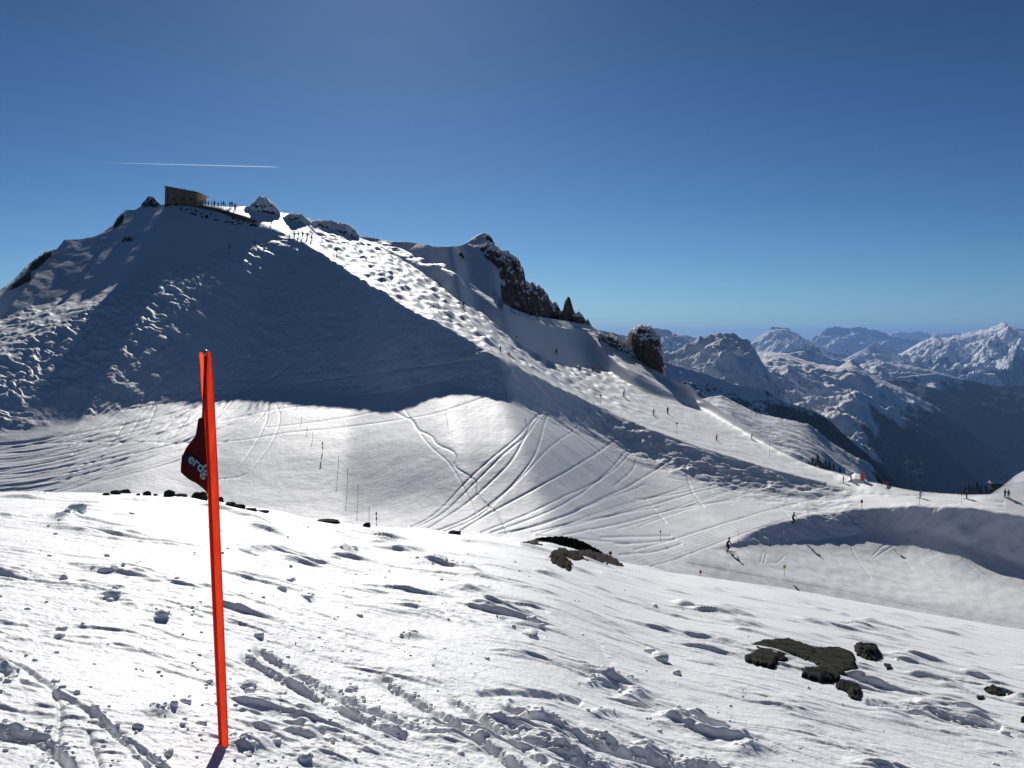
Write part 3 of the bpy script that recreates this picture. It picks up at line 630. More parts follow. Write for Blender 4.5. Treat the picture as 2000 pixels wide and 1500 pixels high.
ground_rock('long dark arched rock on the brow of the near slope', zz([(50, 118), (110, 105), (150, 93), (230, 88), (300, 103), (360, 133), (402, 160), (350, 148), (290, 132), (240, 112), (210, 128), (180, 133), (130, 132), (80, 124)]), .12, M_rock, seed=28)
ground_rock('brown hook shaped rock below the arched rock on the brow', zz([(178, 175), (210, 155), (245, 148), (260, 158), (330, 155), (400, 168), (450, 190), (475, 212), (420, 207), (370, 194), (300, 184), (245, 184), (260, 200), (285, 215), (260, 226), (230, 214), (190, 197)]), .20, M_rock2, seed=29)

def ico(sub=2):
    bm = bmesh.new(); bmesh.ops.create_icosphere(bm, subdivisions=sub, radius=1)
    v = np.array([tuple(x.co) for x in bm.verts]); f = np.array([[q.index for q in x.verts] for x in bm.faces]); bm.free(); return v, f
IV, IF = ico(3)
def boulder(label, u, v, w, h, seed, mat=M_rock, group=None, cat='rock'):
    p = fg_point(u, v+1); d = p.y; sx = w/2*d/F; sz = h*.75*d/F
    n = np.array([fbm(np.array(q[0]*1.3+seed), np.array(q[1]*1.3+q[2]*1.7), 3, seed) for q in IV])
    V_ = IV*(1+.28*n[:, None]); V_ = np.sign(V_)*np.abs(V_)**.8
    me = bpy.data.meshes.new('rock'); me.from_pydata([(a*sx, b*sx*.9, c*sz) for a, b, c in V_], [], IF.tolist()); me.materials.append(mat)
    o = link(bpy.data.objects.new('rock', me)); o.location = p+Vector((0, 0, sz*.25)); o.rotation_euler = (.1, .15*math.sin(seed), seed)
    return tag(o, label, cat, group)
BR = [(207, 966, 14, 5, 'leftmost small flat stone on the brow of the near slope'), (226, 965, 19, 8, 'dark rounded stone second from the left on the brow'), (244, 963, 22, 11, 'pointed dark stone third from the left on the brow'),
      (270, 967, 8, 4, 'pebble sized stone between the two left rock groups on the brow'), (286, 967, 17, 8, 'dark stone left of the grey slab on the brow'), (304, 968, 8, 4, 'small stone just left of the grey slab on the brow'),
      (331, 971, 24, 14, 'grey wedge shaped rock on the brow left of the orange pole'), (350, 973, 30, 8, 'low grey slab lying right of the wedge shaped rock'), (390, 976, 30, 17, 'black blocky rock directly left of the orange pole on the brow'),
      (431, 981, 12, 12, 'small black rock peeking out right of the orange pole'), (450, 989, 19, 10, 'dark rock first in the line right of the orange pole'), (468, 992, 22, 9, 'flat dark rock second in the line right of the orange pole'),
      (491, 995, 24, 5, 'thin dark stone third in the line right of the orange pole'), (512, 999, 26, 5, 'last thin dark stone in the line right of the orange pole'), (641, 1021, 46, 7, 'long thin rock strip on the brow below the bowl'),
      (717, 1032, 16, 8, 'small triangular black stone on the brow near the bent marker'), (888, 1043, 26, 7, 'black stone on the brow where the ski tracks fan out')]
for i, (u, v, w, h, lb) in enumerate(BR): boulder(lb, u, v, w, h, 40+i, group='stones along the brow of the near slope')
boulder('dark stone cut by the right edge of the picture', 2000, 1412, 14, 14, 70)

# snow rubble kicked up by skis
def clumps():
    v0, f0 = ico(2); r = np.random.default_rng(3); VS = []; FS = []; k = 0
    spots = []
    for _ in range(1500):
        u = r.uniform(-200, 2150); v = 1000+ (1540-1000)*r.random()**.8
        if v < FG(u)+6: continue
        dens = perlin(np.array(u/130.), np.array(v/60.), 60)*1.2 + .55 - .5*sstep(700, 1500, np.array(u))
        if r.random() > dens: continue
        spots.append((u, v, r.choice([.006, .009, .013, .02, .03], p=[.45, .3, .16, .07, .02])))
    for pts, w, dep, berm in NEAR_TRACKS:
        if berm < .02: continue
        for (ax, ay), (bx, by) in zip(pts[:-1], pts[1:]):
            L = math.hypot(bx-ax, by-ay)
            for _ in range(int(L/7)):
                t_ = r.random(); off = -w*abs(r.normal(.9, .6)); spots.append((ax+(bx-ax)*t_+r.normal(0, 4), ay+(by-ay)*t_+off, r.uniform(.004, .014)))
    for cu, cv, ru, rv, am in NEAR_MOUNDS:
        for _ in range(int(ru*.2)+2): spots.append((cu+r.normal(0, ru*.55), cv+r.normal(0, rv*.55), r.uniform(.005, .018)))
    for cu, cv, sz in ((222, 1175, .045), (215, 1182, .022), (318, 1212, .04), (150, 1014, .07), (245, 962, .02), (566, 1139, .035), (549, 1152, .03), (600, 1172, .03), (121, 1232, .025), (116, 1247, .03), (1040, 1215, .05), (1035, 1240, .055),
                       (1270, 1275, .045), (1288, 1292, .06), (484, 1345, .035), (486, 1352, .025), (680, 1345, .022), (357, 1425, .016), (391, 1445, .012), (75, 1330, .012), (505, 1245, .03), (205, 1120, .03), (410, 1330, .014)):
        spots.append((cu, cv, sz))
    for u, v, sz in spots:
        if v < FG(u)+3 or v > 1580 or u < -400 or u > 2400: continue
        p = fg_point(u, v); sc = sz*(.68+.45*min(p.y, 12)/6)
        n = np.array(perlin(v0[:, 0]*1.6+k*.37, v0[:, 1]*1.6+v0[:, 2]*2.1+k, 61))
        n2 = np.array(perlin(v0[:, 0]*4+k*.37, v0[:, 1]*4+v0[:, 2]*5+k, 62))
        a = r.uniform(0, 6.3); q = v0*(1+.42*n[:, None]+.16*n2[:, None])*sc*np.array([r.uniform(.8, 1.5), r.uniform(.7, 1.1), r.uniform(.5, .9)])
        x = q[:, 0]*math.cos(a)-q[:, 1]*math.sin(a); y = q[:, 0]*math.sin(a)+q[:, 1]*math.cos(a)
        VS.append(np.stack([x+p.x, y+p.y, q[:, 2]+p.z+sc*.1], -1)); FS.append(f0+len(v0)*k); k += 1
    V_ = np.concatenate(VS); F_ = np.concatenate(FS)
    me = bpy.data.meshes.new('snow_rubble'); me.from_pydata(V_.tolist(), [], F_.tolist()); me.materials.append(M_near)
    for q in me.polygons: q.use_smooth = True
    tag(link(bpy.data.objects.new('snow_rubble', me)), kind='stuff')
clumps()

# ------------------------------------------------------------------ mesh builders for small things
def mesh_obj(name, bm, mat, parent=None, smooth=False):
    me = bpy.data.meshes.new(name); bmesh.ops.recalc_face_normals(bm, faces=bm.faces); bm.to_mesh(me); bm.free()
    for m in (mat if isinstance(mat, list) else [mat]): me.materials.append(m)
    if smooth:
        for q in me.polygons: q.use_smooth = True
    return link(bpy.data.objects.new(name, me), parent)
def b_box(bm, c, s, rot=None):
    r = bmesh.ops.create_cube(bm, size=1); vs = r['verts']; bmesh.ops.scale(bm, vec=s, verts=vs)
    if rot: bmesh.ops.rotate(bm, cent=(0, 0, 0), matrix=rot, verts=vs)
    bmesh.ops.translate(bm, vec=c, verts=vs); return vs
def b_tube(bm, a, b, r0, r1=None, n=8):
    a, b = Vector(a), Vector(b); d = b-a; r1 = r0 if r1 is None else r1
    r = bmesh.ops.create_cone(bm, segments=n, radius1=r0, radius2=r1, depth=d.length, cap_ends=True)
    q = d.to_track_quat('Z', 'Y').to_matrix(); bmesh.ops.rotate(bm, cent=(0, 0, 0), matrix=q, verts=r['verts'])
    bmesh.ops.translate(bm, vec=(a+b)/2, verts=r['verts']); return r['verts']
def empty(name, loc, label, cat, group=None, rz=0):
    o = bpy.data.objects.new(name, None); o.location = loc; o.rotation_euler = (0, 0, rz); o.empty_display_size = .2; link(o)
    return tag(o, label, cat, group)
def cloth_mat(name, col, trans, w):
    m = bpy.data.materials.new(name); m.use_nodes = True; t = m.node_tree; b = t.nodes['Principled BSDF']
    b.inputs['Base Color'].default_value = (*col, 1); b.inputs['Roughness'].default_value = .55; b.inputs['Specular IOR Level'].default_value = .25
    tr = t.nodes.new('ShaderNodeBsdfTranslucent'); tr.inputs[0].default_value = (*trans, 1)
    n = t.nodes.new('ShaderNodeTexNoise'); n.inputs['Scale'].default_value = 900; bp = t.nodes.new('ShaderNodeBump'); bp.inputs['Distance'].default_value = .0006
    t.links.new(n.outputs['Fac'], bp.inputs['Height']); t.links.new(bp.outputs[0], b.inputs['Normal'])
    mx = t.nodes.new('ShaderNodeMixShader'); mx.inputs[0].default_value = w
    t.links.new(b.outputs[0], mx.inputs[1]); t.links.new(tr.outputs[0], mx.inputs[2]); t.links.new(mx.outputs[0], t.nodes['Material Output'].inputs[0])
    return m

# ------------------------------------------------------------------ the orange marker in front
def near_marker():
    base = fg_point(437, 1461); d = base.y
    root = empty('marker_pole', base, 'bright orange marker pole with dark red flag, planted in the near snow', 'marker pole')
    L = lambda u, v, dd=0: P(u, v, d+dd)-base
    orange = cloth_mat('orange_fabric', (.80, .045, .015), (.95, .055, .012), .62)
    for mm in (orange,):
        t_ = mm.node_tree; n_ = t_.nodes.new('ShaderNodeTexNoise'); n_.inputs['Scale'].default_value = 16; n_.inputs['Detail'].default_value = 8; n_.inputs['Roughness'].default_value = .7
        g_ = t_.nodes.new('ShaderNodeTexCoord'); mp_ = t_.nodes.new('ShaderNodeMapping'); mp_.inputs['Scale'].default_value = (3, 3, .6); t_.links.new(g_.outputs['Object'], mp_.inputs[0]); t_.links.new(mp_.outputs[0], n_.inputs['Vector'])
        r_ = t_.nodes.new('ShaderNodeValToRGB'); r_.color_ramp.elements[0].position = .32; r_.color_ramp.elements[1].position = .66
        r_.color_ramp.elements[0].color = (.55, .03, .012, 1); r_.color_ramp.elements[1].color = (.84, .055, .018, 1); t_.links.new(n_.outputs['Fac'], r_.inputs[0])
        t_.links.new(r_.outputs[0], t_.nodes['Principled BSDF'].inputs['Base Color']); t_.links.new(r_.outputs[0], t_.nodes['Translucent BSDF'].inputs[0])
    orange2 = cloth_mat('orange_fold', (.85, .07, .02), (1, .11, .03), .75)
    dark = cloth_mat('dark_red_cloth', (.16, .008, .008), (.20, .004, .004), .22)
    le = curve([(683, 402), (692, 405), (740, 402), (780, 399.5), (816, 398), (860, 401), (898, 403.7), (955, 405.5), (1000, 406.5), (1200, 415), (1462, 427.5), (1500, 429)])
    re = curve([(683, 411), (692, 413.5), (787, 419.5), (841, 422), (955, 427.5), (1000, 429), (1200, 437), (1462, 447), (1500, 448)])
    bm = bmesh.new(); rows = []
    for i in range(81):
        v = 687+(1480-687)*i/80; a, b = float(le(v)), float(re(v)); row = []
        for k in range(13):
            t = -1+2*k/12; row.append(bm.verts.new(L((a+b)/2+(b-a)/2*math.sin(t*1.5)/math.sin(1.5), v, -.016*math.cos(t*1.5))))
        rows.append(row)
    for r0, r1 in zip(rows[:-1], rows[1:]):
        for k in range(12): bm.faces.new((r0[k], r1[k], r1[k+1], r0[k+1]))
    mesh_obj('sleeve', bm, orange, root, True)
    bm = bmesh.new(); pts = [((389, 689), (401, 687)), ((391, 715), (400, 720)), ((392.5, 750), (398, 755)), ((394.8, 781), (396, 783))]
    rw = [[bm.verts.new(L(a[0]+(b[0]-a[0])*k/4, a[1]+(b[1]-a[1])*k/4, .004+.006*math.sin(k/4*3.1))) for k in range(5)] for a, b in pts]
    for r0, r1 in zip(rw[:-1], rw[1:]):
        for k in range(4): bm.faces.new((r0[k], r1[k], r1[k+1], r0[k+1]))
    mesh_obj('folded_edge', bm, orange2, root, True)
    bm = bmesh.new(); pts = [((398, 686), (406, 688)), ((398, 720), (405, 722)), ((397, 755), (403, 757)), ((395.5, 785), (401, 787)), ((394, 818), (400, 820))]
    rw = [[bm.verts.new(L(a[0]+(b[0]-a[0])*k/2, a[1]+(b[1]-a[1])*k/2, .010-.004*k)) for k in range(3)] for a, b in pts]
    for r0, r1 in zip(rw[:-1], rw[1:]):
        for k in range(2): bm.faces.new((r0[k], r1[k], r1[k+1], r0[k+1]))
    mesh_obj('inner_fold', bm, dark, root, True)
    bm = bmesh.new(); b_tube(bm, L(401.5, 700, .012), L(434, 1475, .012), .0065, .0065, 12)
    bmesh.ops.create_uvsphere(bm, u_segments=16, v_segments=10, radius=.0125, matrix=Matrix.Translation(L(401.5, 689.5, .006)))
    mesh_obj('pole', bm, plain('pink_highlight_plastic', (.85, .22, .16), .35), root, True)  # plastic coloured pink to paint the highlight on the rounded tip
    # the flag hanging off the left side
    lf = curve([(816, 390), (819, 387), (835, 384.5), (850, 382), (862, 373), (874, 364), (884, 359), (893, 355.5), (905, 353.5), (922, 352.7), (926, 355)])
    lo = curve([(352.7, 922), (362, 931), (371, 938), (373, 943), (380, 943), (383, 942), (393, 951), (402, 960), (407, 970)])
    ru = curve([(816, 400), (955, 408), (972, 409)])
    bm = bmesh.new(); rows = []
    wav = lambda u, v: .012+.010*math.sin((u-352)/13+(v-820)/60)+.004*math.sin(v/17)
    for i in range(49):
        row = []
        for k in range(25):
            t = k/24; u = None
            v = 816+(972-816)*i/48; a, b = float(lf(min(v, 926))), float(ru(v))
            if v > 922: a = float(np.interp(v, [922, 931, 938, 943, 951, 960, 972], [352.7, 362, 371, 382, 393, 402.5, 408]))
            u = a+(b-a)*t; row.append(bm.verts.new(L(u, v, wav(u, v))))
        rows.append(row)
    for r0, r1 in zip(rows[:-1], rows[1:]):
        for k in range(24): bm.faces.new((r0[k], r1[k], r1[k+1], r0[k+1]))
    fl = mesh_obj('flag', bm, dark, root, True)
    md = fl.modifiers.new('thickness', 'SOLIDIFY'); md.thickness = .0012
    bu = curve([(353, 890), (365, 886), (375, 887), (388, 898), (407, 915)]); bl = curve([(353, 899), (362, 903), (380, 915), (407, 935)])
    bm = bmesh.new(); rows = []
    for i in range(9):
        row = []
        for k in range(25):
            u = 354.8+(408-354.8)*k/24; a, b = float(bu(u)), float(bl(u)); v = a+(b-a)*i/8; row.append(bm.verts.new(L(u, v, wav(u, v)-.0022)))
        rows.append(row)
    for r0, r1 in zip(rows[:-1], rows[1:]):
        for k in range(24): bm.faces.new((r0[k], r1[k], r1[k+1], r0[k+1]))
    mesh_obj('stripe', bm, plain('black_print', (.012, .012, .016), .5), fl, True)
    # lettering, following the cloth
    cu = bpy.data.curves.new('lettering', 'FONT'); cu.body = 'erdg'; cu.size = 1; cu.offset = .022; cu.resolution_u = 6
    tmp = bpy.data.objects.new('lettering', cu); S.collection.objects.link(tmp); bpy.context.view_layer.update()
    me = bpy.data.meshes.new_from_object(tmp.evaluated_get(bpy.context.evaluated_depsgraph_get())); bpy.data.objects.remove(tmp)
    bm = bmesh.new(); bm.from_mesh(me); bmesh.ops.subdivide_edges(bm, edges=bm.edges[:], cuts=2)
    xs = [v.co.x for v in bm.verts]; x0, x1 = min(xs), max(xs); sc = 43/(x1-x0)
    for v in bm.verts:
        x = (v.co.x-x0)*sc; y = v.co.y*sc*1.12                          # along / up in picture pixels
        tl = x/43; ang = math.radians(-22-24*tl)
        cx = 366.5+x*math.cos(math.radians(-35)); cy = 901.5+ (x*.50+ x*x*.0062)
        u = cx+y*math.sin(-ang)*1.0; vv = cy-y*math.cos(ang)
        v.co = L(u, vv, wav(u, vv)-.0042)
    bm.to_mesh(me); bm.free(); me.materials.clear(); me.materials.append(plain('white_print', (.62, .64, .66), .5)); me.name = 'lettering'
    link(bpy.data.objects.new('lettering', me), fl)
near_marker()

# ------------------------------------------------------------------ hut, terrace wall
hp = mid_point(352, 399); hd = hp.y
def hut():
    root = empty('mountain_hut', P(353, 400, hd), 'brown timber hut with a sloping flat roof on a dark stone base at the summit', 'hut')
    wood = plain('weathered_boards', (.27, .165, .095), .8, .3, 1.3); stone = plain('dark_stone', (.07, .058, .048), .9, .5, 1.2); roofm = plain('roof_sheet', (.30, .22, .14), .6)
    L = lambda u, v, dd=0: P(u, v, hd+dd)-P(353, 400, hd)
    def prism(name, q, y0, y1, mat, parent=root):
        bm = bmesh.new(); a = [bm.verts.new(L(u, v, y0)) for u, v in q]; b = [bm.verts.new(L(u, v, y0)+Vector((0, y1-y0, 0))) for u, v in q]
        bm.faces.new(a); bm.faces.new(b[::-1])
        for i in range(len(q)): bm.faces.new((a[i], b[i], b[(i+1) % len(q)], a[(i+1) % len(q)]))
        return mesh_obj(name, bm, mat, parent)
    prism('wall', [(322.5, 365.5), (385, 377), (384, 397), (321.5, 399)], 0, 7, wood)
    prism('roof', [(321, 362.5), (387, 374.8), (387, 377), (321, 365.3)], -.5, 7.8, roofm)
    f = prism('foundation', [(320.8, 399.1), (346, 398.3), (343, 403), (328, 412), (320.5, 413)], -.15, 6.8, stone)
    for u in (335, 352, 369): prism('window', [(u, 385.5), (u+8, 386.8), (u+8, 391.6), (u, 390.6)], -.06, .05, plain('window_glass', (.07, .055, .045), .4))
    for u in (327, 343, 360, 378): prism('board_joint', [(u, 368), (u+.7, 368.2), (u+.7, 396), (u, 396)], -.04, .02, plain('dark_timber', (.07, .045, .03), .8))
    w = empty('terrace_wall', P(345, 399, hd), 'long low brown retaining wall sloping down from the hut to the piste', 'wall')
    L2 = lambda u, v, dd=0: P(u, v, hd+dd)-P(345, 399, hd)
    top = curve([(340, 396.5), (400, 402), (430, 408), (470, 420), (500, 430)]); bot = curve([(340, 403), (372, 404), (400, 410), (430, 418), (470, 429), (500, 434)])
    bm = bmesh.new(); prev = None
    for k in range(33):
        u = 341+(500-341)*k/32; dd = -.6+float(np.interp(u, [340, 500], [0, -2])); a = bm.verts.new(L2(u, float(top(u)), dd)); b = bm.verts.new(L2(u, float(bot(u))+1, dd-.3)); c = bm.verts.new(a.co+Vector((0, .6, 0))); e = bm.verts.new(b.co+Vector((0, .9, 0)))
        cur = (a, b, e, c)
        if prev:
            for i in range(4): bm.faces.new((prev[i], prev[(i+1) % 4], cur[(i+1) % 4], cur[i]))
        else: bm.faces.new(cur)
        prev = cur
    bm.faces.new(prev[::-1]); mesh_obj('stonework', bm, plain('wall_stone', (.13, .09, .07), .9, .6, 2.2), w)
    bm = bmesh.new()
    for k in range(40):
        u = 345+k*(498-345)/39; dd = -.45+float(np.interp(u, [340, 500], [0, -2])); a = L2(u, float(top(u)), dd); b_tube(bm, a, a+Vector((0, 0, .25)), .05, .05, 5)
        if k: b_tube(bm, pr+Vector((0, 0, .22)), a+Vector((0, 0, .22)), .03, .03, 5)
        pr = a
    mesh_obj('coping', bm, roofm, w)
hut()
# rock teeth showing through the snow below the wall
def scree():
    r = random.Random(5); first = None; k = 0
    while k < 48:
        u = r.uniform(352, 500); lo = np.interp(u, [350, 380, 430, 470, 500], [408, 418, 432, 438, 440]); v = r.uniform(np.interp(u, [350, 430, 500], [404, 420, 436]), lo+3)
        p = mid_point(u, v); s_ = r.uniform(.12, .34)
        if first is None:
            me = bpy.data.meshes.new('rock'); n = fbm(IV[:, 0]*1.4, IV[:, 1]*1.4+IV[:, 2], 3, 5)
            me.from_pydata((IV*(1+.3*n[:, None])).tolist(), [], IF.tolist()); me.materials.append(M_rock2); o = bpy.data.objects.new('rock', me); first = o
        else: o = first.copy()
        link(o); o.location = p+Vector((0, -.1, .05)); o.scale = (s_*1.3, s_, s_*.9); o.rotation_euler = (0, 0, r.uniform(0, 6))
        tag(o, 'one of the dark stones poking through the snow below the terrace wall', 'rock', 'stones scattered in the snow below the terrace wall'); k += 1
scree()

# ------------------------------------------------------------------ people
MP = {}
def pm(c):
    if c not in MP:
        col = dict(black=(.012, .012, .015), navy=(.015, .02, .06), red=(.42, .02, .02), grey=(.09, .09, .10), blue=(.02, .06, .22), yellow=(.45, .50, .03), brown=(.09, .05, .03),
                   orange=(.6, .12, .03), skin=(.45, .25, .17), white=(.7, .7, .7), green=(.03, .12, .06), pink=(.5, .12, .16))[c]
        MP[c] = plain('cloth_'+c if c != 'skin' else 'skin', col, .8)
    return MP[c]
def skin_mesh(name, verts, edges, rad, sub=1):
    me = bpy.data.meshes.new(name); me.from_pydata(verts, edges, []); o = bpy.data.objects.new(name, me); link(o)
    md = o.modifiers.new('skin', 'SKIN'); md.use_smooth_shade = True
    for i, r in enumerate(rad): me.skin_vertices[0].data[i].radius = (r, r) if not isinstance(r, tuple) else r
    me.skin_vertices[0].data[0].use_root = True
    sb = o.modifiers.new('sub', 'SUBSURF'); sb.levels = sub; sb.render_levels = sub
    bpy.context.view_layer.update()
    m2 = bpy.data.meshes.new_from_object(o.evaluated_get(bpy.context.evaluated_depsgraph_get())); bpy.data.objects.remove(o); bpy.data.meshes.remove(me)
    return m2
# pose: lean forward, knee bend, arm spread, stance, twist
POSES = dict(stand=dict(lean=.03, bend=.03, sp=.10, st=.13, arm=.15), wait=dict(lean=.06, bend=.06, sp=.18, st=.16, arm=.45), ski=dict(lean=.30, bend=.30, sp=.24, st=.15, arm=.8),
             carve=dict(lean=.38, bend=.42, sp=.34, st=.24, arm=.7), walk=dict(lean=.12, bend=.08, sp=.14, st=.10, arm=.35, stride=.30))
def pose_meshes(pz):
    q = POSES[pz]; ln, bd, sp, st, am = q['lean'], q['bend'], q['sp'], q['st'], q['arm']; sr = q.get('stride', 0)
    hz_ = .95-.45*bd; sh = hz_+.50*math.cos(ln*1.3); fy = -.50*math.sin(ln*1.3); hy = .22*bd   # faces -Y
    V_ = [(0, hy, hz_), (0, hy+fy*.45, hz_+.25), (0, hy+fy*.95, sh-.02), (0, hy+fy-.01, sh+.07), (0, hy+fy-.04, sh+.16), (0, hy+fy-.06, sh+.27)]
    E_ = [(0, 1), (1, 2), (2, 3), (3, 4), (4, 5)]; R_ = [(.17, .13), (.155, .12), (.17, .12), .065, .10, .075]
    for s_ in (-1, 1):
        k = len(V_); y0 = hy
        V_ += [(s_*.10, hy, hz_-.08), (s_*(st*.9), hy-.38*bd-.1*0+s_*sr*.35-.12*(bd > .2), hz_*.53), (s_*st, hy*.6+s_*sr*.55+.06*bd, .10), (s_*st, hy*.6+s_*sr*.55-.14, .045)]
        E_ += [(0, k), (k, k+1), (k+1, k+2), (k+2, k+3)]; R_ += [.115, .085, .062, .055]
        k = len(V_); ys = hy+fy*.95
        V_ += [(s_*.20, ys, sh-.03), (s_*(.24+sp*.5), ys-.10*am+.04, sh-.30), (s_*(.22+sp*.7), ys-.34*am, sh-.42-.12*(1-am)), (s_*(.22+sp*.7), ys-.34*am-.07, sh-.45-.12*(1-am))]
        E_ += [(2, k), (k, k+1), (k+1, k+2), (k+2, k+3)]; R_ += [.082, .062, .048, .045]
    body = skin_mesh('body', V_, E_, R_); hands = [V_[12-0] if False else V_[len(V_)-9+0]]
    hl, hr = V_[13], V_[21]
    feet = [V_[9], V_[17]]
    return dict(body=body, hands=[V_[13], V_[21]], feet=feet, head=(V_[4][0], V_[5][1]+.02, V_[5][2]-.03), hips=hz_, neck=sh+.02, hip_y=hy)
PM = {k: pose_meshes(k) for k in POSES}
def part_mesh(name, build, mat):
    bm = bmesh.new(); build(bm); me = bpy.data.meshes.new(name); bmesh.ops.recalc_face_normals(bm, faces=bm.faces); bm.to_mesh(me); bm.free(); me.materials.append(mat)
    for q in me.polygons: q.use_smooth = True
    return me
def b_ski(bm, f):
    x, y = f[0], f[1]
    for (ya, za, yb, zb2) in ((.75, .03, -.75, .03), (-.75, .03, -.92, .10)):
        b_box(bm, (x, (ya+yb)/2, (za+zb2)/2), (.085, abs(yb-ya)+.02, .02), Matrix.Rotation(0 if za == zb2 else math.atan2(-(zb2-za), .17), 3, 'X'))
def b_pole(bm, h, pz):
    a = Vector(h)+Vector((0, 0, .06)); b = Vector((h[0]*1.15, h[1]+(.55 if pz in ('ski', 'carve') else .05), .02 if pz not in ('ski', 'carve') else .25)); b_tube(bm, a, b, .012, .009, 6); b_tube(bm, b+(a-b)*.07, b+(a-b)*.08, .05, .05, 8)
CACHE = {}
def person(u, v, hpx, pose, jacket, trousers, hat, face, label, group=None, skis=True, poles=True, pt=None):
    key = (pose, jacket, trousers); src = PM[pose]
    if key not in CACHE:
        me = src['body'].copy(); me.materials.clear()
        for c in (jacket, trousers, 'skin', 'black'): me.materials.append(pm(c))
        for q in me.polygons:
            z = q.center.z; y = q.center.y
            q.material_index = 3 if z < .13 else (1 if z < src['hips']+.02 and abs(q.center.x) < .30 and not (z > src['hips']-.25 and abs(q.center.x) > .21) else (2 if z > src['neck'] else 0))
        CACHE[key] = me
    p = pt or mid_point(u, v); sc = float(np.clip(hpx*p.y/F/1.75, .75, 1.35))
    root = empty('person', p+Vector((0, 0, -.02)), label, 'person', group, face); root.scale = (sc,)*3
    link(bpy.data.objects.new('body', CACHE[key]), root)
    def cached(k, fn):
        if k not in CACHE: CACHE[k] = fn()
        return CACHE[k]
    def helm(bm):
        c = src['head']; r = bmesh.ops.create_uvsphere(bm, u_segments=14, v_segments=10, radius=.125)
        bmesh.ops.translate(bm, vec=(c[0], c[1], c[2]+.035), verts=r['verts'])
        bmesh.ops.delete(bm, geom=[q for q in bm.verts if q.co.z < c[2]-.03], context='VERTS')
    link(bpy.data.objects.new('helmet', cached(('h', pose, hat), lambda: part_mesh('helmet', helm, pm(hat)))), root)
    gg = lambda bm: b_box(bm, (src['head'][0], src['head'][1]-.10, src['head'][2]+.0), (.15, .05, .06))
    link(bpy.data.objects.new('goggles', cached(('g', pose), lambda: part_mesh('goggles', gg, pm('black')))), root)
    if skis:
        for i in (0, 1): link(bpy.data.objects.new('ski', cached(('s', pose, i), lambda: part_mesh('ski', lambda bm: b_ski(bm, src['feet'][i]), pm('navy')))), root)
    if poles:
        for i in (0, 1): link(bpy.data.objects.new('ski_pole', cached(('p', pose, i), lambda: part_mesh('ski_pole', lambda bm: b_pole(bm, src['hands'][i], pose), pm('grey')))), root)
    return root
R = math.radians
